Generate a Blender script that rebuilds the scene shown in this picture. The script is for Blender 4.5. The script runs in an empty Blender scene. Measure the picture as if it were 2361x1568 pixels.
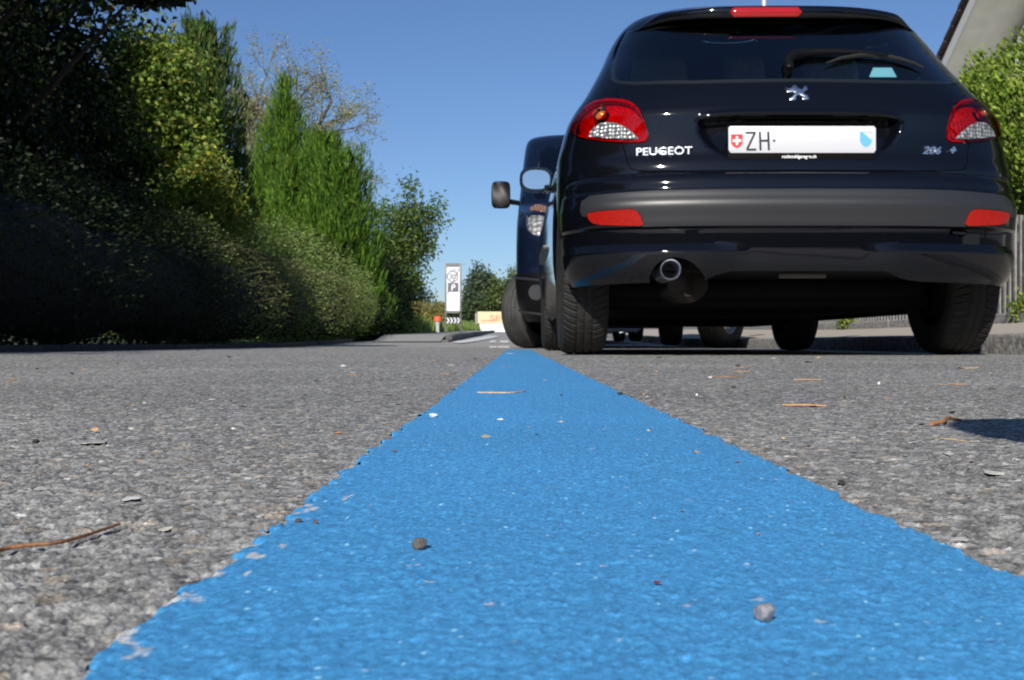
import bpy, bmesh, math, random
import numpy as np
from mathutils import Vector, Matrix
R = math.radians
sc = bpy.context.scene
COL = sc.collection

# ---------------------------------------------------------------- camera, sky, sun
H0 = 0.045                      # the camera body rests on the road
FPX = 2637.0
CX, HY = 1180.5, 791.0
cam_d = bpy.data.cameras.new('camera'); cam = bpy.data.objects.new('camera', cam_d); COL.objects.link(cam)
cam_d.sensor_width = 36; cam_d.lens = 40.2; cam_d.clip_start = 0.02; cam_d.clip_end = 3000
cam.location = (0, 0, H0); cam.rotation_euler = (R(90.152), 0, 0)
cam_d.dof.use_dof = True; cam_d.dof.focus_distance = 0.42; cam_d.dof.aperture_fstop = 58; cam_d.dof.aperture_blades = 0
sc.camera = cam

SUN_AZ, SUN_EL = 14.0, 31.0     # degrees left of straight behind the camera; elevation
w = bpy.data.worlds.new("World"); sc.world = w; w.use_nodes = True
nt = w.node_tree; bg = nt.nodes['Background']; sky = nt.nodes.new('ShaderNodeTexSky')
sky.sky_type = 'NISHITA'; sky.sun_disc = False; sky.sun_elevation = R(SUN_EL); sky.sun_rotation = R(180 + SUN_AZ)
sky.air_density = 1.0; sky.dust_density = 0.3; sky.ozone_density = 4.0; sky.altitude = 400
tint = nt.nodes.new('ShaderNodeVectorMath'); tint.operation = 'MULTIPLY'; tint.inputs[1].default_value = (.80, .89, 1.06); nt.links.new(sky.outputs[0], tint.inputs[0]); nt.links.new(tint.outputs[0], bg.inputs[0]); bg.inputs[1].default_value = 0.07
sd = bpy.data.lights.new('sun', 'SUN'); sun = bpy.data.objects.new('sun', sd); COL.objects.link(sun)
sd.energy = 4.3; sd.angle = R(0.53); sd.color = (1.0, 0.95, 0.87)
tosun = Vector((-math.sin(R(SUN_AZ)) * math.cos(R(SUN_EL)), -math.cos(R(SUN_AZ)) * math.cos(R(SUN_EL)), math.sin(R(SUN_EL))))
sun.rotation_euler = tosun.to_track_quat('Z', 'Y').to_euler()
sc.view_settings.view_transform = 'Standard'; sc.view_settings.look = 'None'
sc.view_settings.exposure = 0.38; sc.view_settings.gamma = 1.0
sc.cycles.max_bounces = 8; sc.cycles.transparent_max_bounces = 16; sc.cycles.sample_clamp_indirect = 6

# ---------------------------------------------------------------- helpers
def tag(o, label=None, cat=None, group=None, kind=None):
    if label: o['label'] = label
    if cat: o['category'] = cat
    if group: o['group'] = group
    if kind: o['kind'] = kind
    return o
def empty(name, loc=(0, 0, 0), rz=0, parent=None):
    o = bpy.data.objects.new(name, None); COL.objects.link(o); o.location = loc; o.rotation_euler = (0, 0, rz)
    o.empty_display_size = 0.1
    if parent: o.parent = parent
    return o
def T(y):                       # the road rises gently beyond the parked cars
    y = np.asarray(y, float); a = 10.5
    t = np.clip(y - a, 0, 110.0)
    return 0.0125 * (t - 1.2 * (1 - np.exp(-t / 1.2)))
def Tf(y): return float(T(y))
def G(px, py):                  # pixel of the photo -> point on the flat near road
    d = FPX * H0 / (py - HY); return ((px - CX) / FPX * d, d)
def GT(px, py):                 # pixel -> point on the rising road
    Y = 8.0
    for k in range(4000):
        y = HY - (Tf(Y) - H0) / Y * FPX
        if y <= py: break
        Y += 0.03
    return ((px - CX) / FPX * Y, Y, Tf(Y))
def W(px, py, d): return ((px - CX) / FPX * d, d, H0 + (HY - py) / FPX * d)

def mesh_np(name, V, F, mat=None, parent=None, smooth=True, col=None, sharp=None):
    """V (n,3), F (m,k) int array or list of tuples"""
    me = bpy.data.meshes.new(name)
    V = np.asarray(V, np.float32)
    if isinstance(F, np.ndarray):
        k = F.shape[1]; m = len(F)
        me.vertices.add(len(V)); me.vertices.foreach_set('co', V.ravel())
        me.loops.add(m * k); me.loops.foreach_set('vertex_index', F.astype(np.int32).ravel())
        me.polygons.add(m); me.polygons.foreach_set('loop_start', np.arange(0, m * k, k, dtype=np.int32))
        me.update(calc_edges=True)
    else:
        me.from_pydata([tuple(map(float, v)) for v in V], [], [tuple(int(i) for i in f) for f in F]); me.update()
    me.polygons.foreach_set('use_smooth', np.full(len(me.polygons), smooth))
    if col is not None:
        a = me.color_attributes.new('Col', 'FLOAT_COLOR', 'POINT')
        c = np.ones((len(V), 4), np.float32); c[:, :3] = col; a.data.foreach_set('color', c.ravel())
    if sharp is not None: me.set_sharp_from_angle(angle=R(sharp))
    me.validate()
    o = bpy.data.objects.new(name, me); COL.objects.link(o)
    if mat: me.materials.append(mat)
    if parent: o.parent = parent
    return o

class MB:
    def __init__(s): s.V = []; s.F = []; s.C = []; s.c = (1, 1, 1)
    def add(s, V, F):
        b = len(s.V); s.V += [tuple(v) for v in V]; s.C += [s.c] * len(V); s.F += [tuple(i + b for i in f) for f in F]
    def box(s, c, d, rz=0, taper=1.0):
        x, y, z = d[0] / 2, d[1] / 2, d[2] / 2; ca, sa = math.cos(rz), math.sin(rz)
        V = []
        for dz in (-z, z):
            t = 1 if dz < 0 else taper
            for dx, dy in ((-x, -y), (x, -y), (x, y), (-x, y)):
                dx *= t; dy *= t
                V.append((c[0] + dx * ca - dy * sa, c[1] + dx * sa + dy * ca, c[2] + dz))
        s.add(V, [(3, 2, 1, 0), (4, 5, 6, 7), (0, 1, 5, 4), (1, 2, 6, 5), (2, 3, 7, 6), (3, 0, 4, 7)])
    def tube(s, pts, rad, n=10, cap=True, flat=1.0):
        pts = [Vector(p) for p in pts]; m = len(pts)
        if not hasattr(rad, '__len__'): rad = [rad] * m
        b = len(s.V); up = None
        for i, p in enumerate(pts):
            t = (pts[min(i + 1, m - 1)] - pts[max(i - 1, 0)]).normalized()
            if up is None:
                up = Vector((0, 0, 1)) if abs(t.z) < .9 else Vector((1, 0, 0))
            u = t.cross(up).normalized(); v = u.cross(t).normalized(); up = v
            for k in range(n):
                a = 2 * math.pi * k / n
                s.V.append(tuple(p + u * (math.cos(a) * rad[i]) + v * (math.sin(a) * rad[i] * flat))); s.C.append(s.c)
        for i in range(m - 1):
            for k in range(n):
                a = b + i * n + k; c = b + i * n + (k + 1) % n
                s.F.append((a, c, c + n, a + n))
        if cap:
            s.F.append(tuple(b + k for k in range(n))[::-1]); s.F.append(tuple(b + (m - 1) * n + k for k in range(n)))
    def prism(s, poly, y0, y1, f=lambda x, y, z: (x, y, z)):     # polygon in xz pushed from y0 to y1
        n = len(poly); V = [f(x, y0, z) for x, z in poly] + [f(x, y1, z) for x, z in poly]
        s.add(V, [tuple(range(n)), tuple(range(n, 2 * n))[::-1]] + [(i, i + n, (i + 1) % n + n, (i + 1) % n) for i in range(n)])
    def build(s, name, mat, parent=None, smooth=True, bevel=0, seg=2, sharp=35, col=False):
        bm = bmesh.new(); vs = [bm.verts.new(v) for v in s.V]
        if col: cl = bm.verts.layers.float_color.new('Col')
        if col:
            for v, c in zip(vs, s.C): v[cl] = (*c, 1)
        for f in s.F:
            try: bm.faces.new([vs[i] for i in f])
            except ValueError: pass
        bmesh.ops.recalc_face_normals(bm, faces=bm.faces)
        if bevel:
            es = [e for e in bm.edges if len(e.link_faces) == 2 and e.calc_face_angle(0) > R(30)]
            bmesh.ops.bevel(bm, geom=es, offset=bevel, segments=seg, affect='EDGES', profile=.5, clamp_overlap=True)
        me = bpy.data.meshes.new(name); bm.to_mesh(me); bm.free()
        me.polygons.foreach_set('use_smooth', np.full(len(me.polygons), smooth))
        if smooth: me.set_sharp_from_angle(angle=R(sharp))
        me.materials.append(mat)
        o = bpy.data.objects.new(name, me); COL.objects.link(o)
        if parent: o.parent = parent
        return o

def hsh(i, j, k=0):
    v = np.sin(i * 127.1 + j * 311.7 + k * 74.7) * 43758.5453
    return v - np.floor(v)
def vnoise(x, y, k=0):
    xi = np.floor(x); yi = np.floor(y); fx = x - xi; fy = y - yi
    fx = fx * fx * (3 - 2 * fx); fy = fy * fy * (3 - 2 * fy)
    a = hsh(xi, yi, k); b = hsh(xi + 1, yi, k); c = hsh(xi, yi + 1, k); d = hsh(xi + 1, yi + 1, k)
    return a + (b - a) * fx + (c - a) * fy + (a - b - c + d) * fx * fy
def fbm(x, y, k=0, o=4):
    s = 0; a = .5; t = 0
    for i in range(o):
        s = s + a * vnoise(x * 2 ** i + 13.7 * i, y * 2 ** i + 7.1 * i, k + i); t += a; a *= .5
    return s / t
def voro(x, y, k=0):
    xi = np.floor(x); yi = np.floor(y)
    f1 = np.full(x.shape, 9.); f2 = np.full(x.shape, 9.); cid = np.zeros(x.shape)
    for dx in (-1, 0, 1):
        for dy in (-1, 0, 1):
            cx = xi + dx; cy = yi + dy
            px = cx + .1 + .8 * hsh(cx, cy, k); py = cy + .1 + .8 * hsh(cx, cy, k + 5)
            d = np.hypot(px - x, py - y); idn = hsh(cx, cy, k + 9)
            closer = d < f1
            f2 = np.where(closer, f1, np.minimum(f2, d)); cid = np.where(closer, idn, cid); f1 = np.where(closer, d, f1)
    return f1, f2, cid
def sstep(a, b, x):
    t = np.clip((x - a) / (b - a), 0, 1); return t * t * (3 - 2 * t)

# ---------------------------------------------------------------- materials
def mat(name, col=(.5, .5, .5), rough=.5, metal=0, spec=.5, coat=0, vcol=False, noise=None, bump=None, trans=0, coat_rough=.03, sheen=0):
    m = bpy.data.materials.new(name); m.use_nodes = True; t = m.node_tree; p = t.nodes['Principled BSDF']
    p.inputs['Base Color'].default_value = (*col, 1); p.inputs['Roughness'].default_value = rough
    p.inputs['Metallic'].default_value = metal; p.inputs['Specular IOR Level'].default_value = spec
    p.inputs['Coat Weight'].default_value = coat; p.inputs['Coat Roughness'].default_value = coat_rough
    if sheen: p.inputs['Sheen Weight'].default_value = sheen
    src = None
    if vcol:
        a = t.nodes.new('ShaderNodeVertexColor'); a.layer_name = 'Col'; src = a.outputs[0]
    if noise:                    # (scale, amount, detail)
        tc = t.nodes.new('ShaderNodeTexCoord'); n = t.nodes.new('ShaderNodeTexNoise')
        n.inputs['Scale'].default_value = noise[0]; n.inputs['Detail'].default_value = noise[2]
        t.links.new(tc.outputs['Object'], n.inputs['Vector'])
        mr = t.nodes.new('ShaderNodeMapRange'); mr.inputs[1].default_value = .25; mr.inputs[2].default_value = .75
        mr.inputs[3].default_value = 1 - noise[1]; mr.inputs[4].default_value = 1 + noise[1]
        t.links.new(n.outputs['Fac'], mr.inputs[0])
        mx = t.nodes.new('ShaderNodeVectorMath'); mx.operation = 'SCALE'
        if src is not None: t.links.new(src, mx.inputs[0])
        else: mx.inputs[0].default_value = col
        t.links.new(mr.outputs[0], mx.inputs['Scale']); src = mx.outputs[0]
    if src is not None: t.links.new(src, p.inputs['Base Color'])
    if bump:                     # (scale, strength, distance)
        tc = t.nodes.new('ShaderNodeTexCoord'); n = t.nodes.new('ShaderNodeTexNoise'); n.inputs['Scale'].default_value = bump[0]; n.inputs['Detail'].default_value = 5
        t.links.new(tc.outputs['Object'], n.inputs['Vector'])
        b = t.nodes.new('ShaderNodeBump'); b.inputs['Strength'].default_value = bump[1]; b.inputs['Distance'].default_value = bump[2]
        t.links.new(n.outputs['Fac'], b.inputs['Height']); t.links.new(b.outputs[0], p.inputs['Normal'])
    return m
def leafmat(name, rough=.5, transl=.35, spec=.4):
    m = bpy.data.materials.new(name); m.use_nodes = True; t = m.node_tree; p = t.nodes['Principled BSDF']
    a = t.nodes.new('ShaderNodeVertexColor'); a.layer_name = 'Col'
    t.links.new(a.outputs[0], p.inputs['Base Color']); p.inputs['Roughness'].default_value = rough; p.inputs['Specular IOR Level'].default_value = spec
    tr = t.nodes.new('ShaderNodeBsdfTranslucent'); mx = t.nodes.new('ShaderNodeMixShader'); mx.inputs[0].default_value = transl
    sc_ = t.nodes.new('ShaderNodeVectorMath'); sc_.operation = 'MULTIPLY'; sc_.inputs[1].default_value = (1.15, 1.25, .5)
    t.links.new(a.outputs[0], sc_.inputs[0]); t.links.new(sc_.outputs[0], tr.inputs[0])
    t.links.new(p.outputs[0], mx.inputs[1]); t.links.new(tr.outputs[0], mx.inputs[2])
    t.links.new(mx.outputs[0], t.nodes['Material Output'].inputs[0])
    return m
def glassmat(name, tint=(.3, .35, .36), ior=1.5, rough=.01, boost=1.0):
    m = bpy.data.materials.new(name); m.use_nodes = True; t = m.node_tree; t.nodes.remove(t.nodes['Principled BSDF'])
    tr = t.nodes.new('ShaderNodeBsdfTransparent'); tr.inputs[0].default_value = (*tint, 1)
    gl = t.nodes.new('ShaderNodeBsdfGlossy'); gl.inputs['Roughness'].default_value = rough
    fr = t.nodes.new('ShaderNodeFresnel'); fr.inputs[0].default_value = ior
    mx = t.nodes.new('ShaderNodeMixShader'); mu = t.nodes.new('ShaderNodeMath'); mu.operation = 'MULTIPLY'; mu.use_clamp = True; mu.inputs[1].default_value = boost
    t.links.new(fr.outputs[0], mu.inputs[0]); t.links.new(mu.outputs[0], mx.inputs[0])
    t.links.new(tr.outputs[0], mx.inputs[1]); t.links.new(gl.outputs[0], mx.inputs[2])
    t.links.new(mx.outputs[0], t.nodes['Material Output'].inputs[0]); return m
def cellmat(name, col, scale, rough=.15, metal=.9, strength=1.0, dist=.004):   # moulded reflector optics
    m = mat(name, col, rough, metal); t = m.node_tree; p = t.nodes['Principled BSDF']
    tc = t.nodes.new('ShaderNodeTexCoord'); v = t.nodes.new('ShaderNodeTexVoronoi'); v.inputs['Scale'].default_value = scale
    v.inputs['Randomness'].default_value = .35
    t.links.new(tc.outputs['Object'], v.inputs['Vector'])
    cr = t.nodes.new('ShaderNodeMapRange'); cr.inputs[1].default_value = .1; cr.inputs[2].default_value = .62; cr.inputs[3].default_value = 1.05; cr.inputs[4].default_value = .22
    t.links.new(v.outputs['Distance'], cr.inputs[0]); vm = t.nodes.new('ShaderNodeVectorMath'); vm.operation = 'SCALE'; vm.inputs[0].default_value = col; t.links.new(cr.outputs[0], vm.inputs['Scale']); t.links.new(vm.outputs[0], p.inputs['Base Color'])
    b = t.nodes.new('ShaderNodeBump'); b.inputs['Strength'].default_value = strength; b.inputs['Distance'].default_value = dist
    t.links.new(v.outputs['Distance'], b.inputs['Height']); t.links.new(b.outputs[0], p.inputs['Normal']); return m

M = {}
M['paint'] = mat('black_paint', (.0022, .0028, .0050), .5, 0, .02, 1.0, coat_rough=.038)
M['navy'] = mat('navy_paint', (.003, .006, .018), .5, 0, .03, 1.0, coat_rough=.012)
M['white_paint'] = mat('white_paint', (.78, .79, .8), .3, 0, .5, .8)
M['gloss_black'] = mat('gloss_black', (.006, .006, .007), .08, 0, .5, .3)
M['plastic'] = mat('grey_bumper_plastic', (.020, .021, .024), .40, 0, .5, bump=(900, .08, .0005))
M['darkplastic'] = mat('black_plastic', (.005, .005, .006), .38, 0, .16, bump=(700, .1, .0005))
M['rubber'] = mat('tyre_rubber', (.022, .021, .020), .75, 0, .3, noise=(30, .35, 4), bump=(400, .15, .0008))
M['under'] = mat('dark_underside', (.006, .006, .006), .8, 0, .2)
M['seal'] = mat('rubber_seal', (.006, .006, .006), .6)
M['alloy'] = mat('silver_wheel', (.55, .56, .58), .25, .9)
M['chrome'] = mat('chrome', (.85, .86, .88), .06, 1.0)
M['muffler'] = mat('dull_exhaust_steel', (.03, .024, .02), .5, .7, noise=(12, .4, 4))
M['glass'] = glassmat('tinted_rear_glass', (.80, .88, .88), 1.52, .012, 2.3)
M['side_glass'] = glassmat('clear_side_glass', (.78, .82, .82), 1.5, .01)
M['badge'] = mat('satin_chrome', (.72, .75, .82), .27, 1.0)
M['clear'] = glassmat('clear_glass', (.75, .78, .78), 1.5, .01)
M['red_lens'] = glassmat('red_lens', (.90, .03, .02), 1.5, .03, 1.0)
M['clear_lens'] = glassmat('clear_lens', (.9, .9, .9), 1.5, .02)
M['amber'] = mat('amber_bulb', (.9, .25, .02), .12, .4, .5, .5)
M['reflector'] = cellmat('moulded_reflector', (.95, .85, .85), 170, .35, .35)
M['reflector_clear'] = cellmat('honeycomb_reflector', (.55, .57, .60), 78, .3, .45, 1.0, .006)
M['red_solid'] = cellmat('red_reflector', (.85, .02, .01), 330, .25, .2, .3, .001)
M['brake_red'] = mat('dark_red_lens', (.35, .01, .012), .12, 0, .5, .6)
M['fabric'] = mat('grey_seat_fabric', (.45, .52, .52), .9, 0, .2, noise=(60, .2, 3))
M['plate_white'] = mat('white_plate', (.60, .61, .64), .35, 0, .5, bump=(300, .03, .0004))
M['plate_black'] = mat('black_enamel', (.03, .03, .035), .4)
M['plate_red'] = mat('red_enamel', (.75, .04, .05), .4)
M['plate_blue'] = mat('blue_enamel', (.12, .42, .85), .4)
M['ink_white'] = mat('white_ink', (.8, .8, .8), .5)
M['blue_patch'] = mat('pale_blue', (.22, .50, .60), .6)
M['mirror'] = mat('mirror_glass', (.62, .66, .68), .01, 1.0)

# ---------------------------------------------------------------- curved vehicle bodies
def pchip(X, Y, x):
    X = np.asarray(X, float); Y = np.asarray(Y, float); h = np.diff(X); dl = np.diff(Y) / h
    m = np.zeros(len(X))
    for i in range(1, len(X) - 1):
        if dl[i - 1] * dl[i] > 0:
            w1 = 2 * h[i] + h[i - 1]; w2 = h[i] + 2 * h[i - 1]; m[i] = (w1 + w2) / (w1 / dl[i - 1] + w2 / dl[i])
    m[0] = dl[0]; m[-1] = dl[-1]
    x = np.clip(x, X[0], X[-1]); i = np.clip(np.searchsorted(X, x) - 1, 0, len(h) - 1)
    t = (x - X[i]) / h[i]
    return (Y[i] * (1 + 2 * t) * (1 - t) ** 2 + m[i] * h[i] * t * (1 - t) ** 2 + Y[i + 1] * t * t * (3 - 2 * t) + m[i + 1] * h[i] * t * t * (t - 1))
def arc(n, Wd, C):
    p = np.linspace(0, math.pi / 2, 500); x = np.sin(p) ** (2 / n); y = 1 - np.clip(np.cos(p), 0, 1) ** (2 / n)
    s = np.concatenate([[0], np.cumsum(np.hypot(np.diff(x) * Wd, np.diff(y) * C))]); return s, x, y

class Shell:
    """body surface over (s, z): s runs from the middle of the near end round the side to the middle of the far end"""
    def __init__(self, tab, c=.4, n=2.5, cf=.5, nf=2.4, Ls=2.9, wref=.8, org=(0, 0, 0), disp=None):
        a = np.array(tab, float); self.z = a[:, 0]; self.tw = a[:, 1]; self.tr = a[:, 2]; self.tf = a[:, 3]
        self.c, self.cf, self.Ls = c, cf, Ls
        self.rs, self.rx, self.ry = arc(n, wref, c); self.fs, self.fx, self.fy = arc(nf, wref, cf)
        self.Sc = self.rs[-1]; self.Sf = self.fs[-1]; self.S = self.Sc + Ls + self.Sf
        self.org = org; self.disp = disp
    def raw(self, s, z):
        s = np.asarray(s, float); z = np.asarray(z, float)
        wz = pchip(self.z, self.tw, z); yr = pchip(self.z, self.tr, z); yf = pchip(self.z, self.tf, z)
        k = np.minimum(1.0, (yf - yr) / (self.c + self.cf) * .98)
        c = self.c * k; cf = self.cf * k
        a = np.abs(s); sg = np.where(s < 0, -1.0, 1.0)
        x = np.ones_like(a); y = np.zeros_like(a)
        r = a <= self.Sc; x = np.where(r, np.interp(a, self.rs, self.rx), 1.0); y = np.where(r, yr + c * np.interp(a, self.rs, self.ry), 0)
        m = (a > self.Sc) & (a <= self.Sc + self.Ls)
        y = np.where(m, yr + c + (yf - cf - yr - c) * (a - self.Sc) / self.Ls, y)
        f = a > self.Sc + self.Ls; b = np.clip(self.S - a, 0, None)
        x = np.where(f, np.interp(b, self.fs, self.fx), x); y = np.where(f, yf - cf * np.interp(b, self.fs, self.fy), y)
        return np.stack([sg * x * wz, y, z], -1)
    def rawn(self, s, z, f=None):
        f = f or self.raw; e = .002
        ds = f(s + e, z) - f(s - e, z); dz = f(s, z + e) - f(s, z - e)
        n = np.cross(ds, dz); n /= np.linalg.norm(n, axis=-1, keepdims=True) + 1e-12; return n
    def pt(self, s, z):
        p = self.raw(s, z)
        if self.disp is not None: p = p + self.rawn(s, z) * self.disp(s, z)[..., None]
        return p
    def nrm(self, s, z): return self.rawn(s, z, self.pt)
    def inv(self, px, py, g=None):          # pixel of the photo -> (s, z) on this surface
        s = ((px - CX) / FPX * 4 - self.org[0]); z = H0 + (HY - py) / FPX * (self.org[1] + .1)
        if g: s, z = g
        def pr(s, z):
            p = self.raw(np.array(s), np.array(z)) + np.array(self.org); return np.array([CX + FPX * p[0] / p[1], HY - FPX * (p[2] - H0) / p[1]])
        for k in range(60):
            e = pr(s, z) - (px, py)
            J = np.stack([(pr(s + 1e-3, z) - pr(s - 1e-3, z)) / 2e-3, (pr(s, z + 1e-3) - pr(s, z - 1e-3)) / 2e-3], 1)
            d = np.linalg.lstsq(J.T @ J + np.eye(2) * 30, J.T @ e, rcond=None)[0]
            s -= np.clip(d[0], -.05, .05); z -= np.clip(d[1], -.05, .05)
            z = min(max(z, self.z[0] + .001), self.z[-1] - .001)
        return float(s), float(z)
    def inv_yz(self, y, z, side=1):
        lo, hi = 0.0, self.S
        for k in range(40):
            mid = (lo + hi) / 2
            if self.raw(np.array(mid), np.array(z))[1] < y: lo = mid
            else: hi = mid
        return side * mid, z

def inpoly(P, x, y):
    P = np.asarray(P); r = np.zeros(x.shape, bool); n = len(P)
    for i in range(n):
        x1, y1 = P[i]; x2, y2 = P[(i + 1) % n]
        if y1 == y2: continue
        r ^= ((y1 > y) != (y2 > y)) & (x < (x2 - x1) * (y - y1) / (y2 - y1) + x1)
    return r
def offpoly(P, d):                          # grow (d > 0) or shrink a loop
    P = np.asarray(P, float); a = np.sum(P[:, 0] * np.roll(P[:, 1], -1) - np.roll(P[:, 0], -1) * P[:, 1])
    t = np.roll(P, -1, 0) - np.roll(P, 1, 0); t /= np.linalg.norm(t, axis=1, keepdims=True) + 1e-9
    n = np.stack([t[:, 1], -t[:, 0]], 1) * (1 if a > 0 else -1); return P + n * d
def chaikin(P, k=2):
    P = np.asarray(P, float)
    for _ in range(k):
        Q = np.roll(P, -1, 0); P = np.stack([P * .75 + Q * .25, P * .25 + Q * .75], 1).reshape(-1, 2)
    return P
def mirror(P): return [(-x, z) for x, z in P][::-1]

def patch(name, sh, S, Z, region, loops, m, parent, off=0.0, thick=.012, f=None, sharp=40):
    S = np.asarray(S); Z = np.asarray(Z); ns, nz = len(S), len(Z)
    SS, ZZ = np.meshgrid(S, Z, indexing='ij'); cs = (SS[:-1, :-1] + SS[1:, 1:]) / 2; cz = (ZZ[:-1, :-1] + ZZ[1:, 1:]) / 2
    keep = region(cs, cz)
    cnt = np.zeros((ns, nz), int)
    for a in (0, 1):
        for b in (0, 1): cnt[a:ns - 1 + a, b:nz - 1 + b] += keep
    used = cnt > 0; bd = used & (cnt < 4)
    if loops:
        segs = []
        for P in loops:
            P = np.asarray(P); segs.append(np.concatenate([P, np.roll(P, -1, 0)], 1))
        segs = np.concatenate(segs); ii = np.argwhere(bd)
        q = np.stack([SS[bd], ZZ[bd]], 1)
        a = segs[:, :2][None]; b = segs[:, 2:][None]; ab = b - a
        t = np.clip(((q[:, None] - a) * ab).sum(-1) / ((ab ** 2).sum(-1) + 1e-12), 0, 1)
        c = a + ab * t[..., None]; d = np.linalg.norm(c - q[:, None], axis=-1); j = d.argmin(1)
        best = c[np.arange(len(q)), j]; dd = d[np.arange(len(q)), j]
        for (i0, i1), p, e in zip(ii, best, dd):
            gs = max(S[min(i0 + 1, ns - 1)] - S[i0], S[i0] - S[max(i0 - 1, 0)]); gz = max(Z[min(i1 + 1, nz - 1)] - Z[i1], Z[i1] - Z[max(i1 - 1, 0)])
            if e < 1.1 * max(gs, gz): SS[i0, i1], ZZ[i0, i1] = p
    idx = -np.ones((ns, nz), int); idx[used] = np.arange(used.sum())
    s = SS[used]; z = ZZ[used]; P = sh.pt(s, z); N = sh.nrm(s, z)
    P = P + N * off
    if f is not None: P = f(P)
    I, J = np.nonzero(keep)
    Fq = np.stack([idx[I, J], idx[I + 1, J], idx[I + 1, J + 1], idx[I, J + 1]], 1)
    from collections import Counter
    E = Counter()
    F = [tuple(q) for q in Fq.tolist()]
    for q in F:
        for k in range(4):
            a, b = q[k], q[(k + 1) % 4]; E[(min(a, b), max(a, b))] += 1
    V = P.tolist()
    if thick:
        low = {}
        for q in list(F):
            for k in range(4):
                a, b = q[k], q[(k + 1) % 4]
                if E[(min(a, b), max(a, b))] == 1:
                    for v in (a, b):
                        if v not in low: low[v] = len(V); V.append((P[v] - N[v] * thick).tolist())
                    F.append((b, a, low[a], low[b]))
    o = mesh_np(name, np.array(V), F, m, parent, True)
    o.data.set_sharp_from_angle(angle=R(sharp))
    return o

def sharprim(): pass

# ---------------------------------------------------------------- wheels
def lathe(prof, n, fn=None):                # profile of (x, r) turned about the x axis
    prof = np.array(prof, float); k = len(prof); a = np.linspace(0, 2 * math.pi, n, endpoint=False)
    A, I = np.meshgrid(a, np.arange(k), indexing='ij'); x = prof[I, 0]; r = prof[I, 1]
    if fn is not None: x, r = fn(x, r, A)
    V = np.stack([x, r * np.cos(A), r * np.sin(A)], -1).reshape(-1, 3)
    ia = np.arange(n)[:, None]; ip = np.arange(k - 1)[None]; j = (ia + 1) % n
    F = np.stack([ia * k + ip, j * k + ip, j * k + ip + 1, ia * k + ip + 1], -1).reshape(-1, 4)
    return V, F
def make_tyre(Rt, Wd, rim, nseg=640, lugs=64):
    h = Wd / 2
    xs = np.linspace(-h * .86, h * .86, 41)
    tread = [(x, Rt - .012 * (abs(x) / (h * .86)) ** 3.2) for x in xs]
    side = [(h * .80, rim), (h * .93, rim + .012), (h * 1.0, rim + (Rt - rim) * .45), (h * .985, rim + (Rt - rim) * .7), (h * .93, Rt - .024)]
    prof = [(-x, r) for x, r in side] + tread + side[::-1]
    def fn(x, r, A):
        t = np.abs(x) < h * .9
        u = x / h
        g = np.zeros_like(x)
        for gx in (-.33, 0.0, .33): g = np.maximum(g, 1 - sstep(.025, .055, np.abs(u - gx)))
        ph = A * lugs / (2 * math.pi) + .55 * np.abs(u) ** 1.6 * 1.8; fr = ph - np.floor(ph)
        lg = (1 - sstep(.10, .17, np.minimum(fr, 1 - fr))) * (np.abs(u) > .36)
        ph2 = ph * 1.0 + .5; fr2 = ph2 - np.floor(ph2)
        sp = (1 - sstep(.03, .06, np.minimum(fr2, 1 - fr2))) * .45
        g = np.maximum(g, np.maximum(lg, sp))
        contact = np.clip((-np.sin(A) * r - (Rt - .006)) / .006, 0, 1)
        rr = r - np.where(t, g * .0065, 0); return x, rr
    return lathe(prof, nseg, fn)
def make_rim(rim, Wd, spokes=7):
    h = Wd / 2
    prof = [(-h * .8, rim), (-h * .78, rim - .012), (-h * .6, rim - .02), (-h * .5, rim - .04), (-h * .62, rim * .6), (-h * .66, rim * .3), (-h * .72, rim * .25), (-h * .74, .001)]
    q = []
    for a, b in zip(prof[:-1], prof[1:]):
        for t in (0, .25, .5, .75): q.append((a[0] + (b[0] - a[0]) * t, a[1] + (b[1] - a[1]) * t))
    q.append(prof[-1])
    def fn(x, r, A):
        m = sstep(rim * .3, rim * .38, r) * (1 - sstep(rim - .045, rim - .03, r))
        return x + m * .035 * sstep(-.1, .5, np.cos(A * spokes)), r
    return lathe(q, 168, fn)
def wheel(parent, x, y, Rt, Wd, rim, side, steer=0, ty=None, rm=None, z=0):
    """side -1: outer face towards -x"""
    V, F = lathe([(-Wd * .2, .001), (-Wd * .2, rim * .75), (Wd * .3, rim * .75), (Wd * .3, .001)], 32)
    hub = mesh_np('wheel', V, F, M['under'], parent); hub.location = (x, y, Rt + z); hub.rotation_euler = (0, 0, steer)
    if side > 0: hub.rotation_euler = (0, 0, math.pi + steer)
    t = bpy.data.objects.new('tyre', ty); COL.objects.link(t); t.parent = hub
    r = bpy.data.objects.new('rim', rm); COL.objects.link(r); r.parent = hub
    return hub
def tyre_mesh(Rt, Wd, rim, **k):
    V, F = make_tyre(Rt, Wd, rim, **k); o = mesh_np('tyre', V, F, M['rubber']); me = o.data; bpy.data.objects.remove(o)
    V, F = make_rim(rim + .003, Wd); o = mesh_np('rim', V, F, M['alloy'], sharp=40); mr = o.data; bpy.data.objects.remove(o)
    return me, mr
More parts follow.
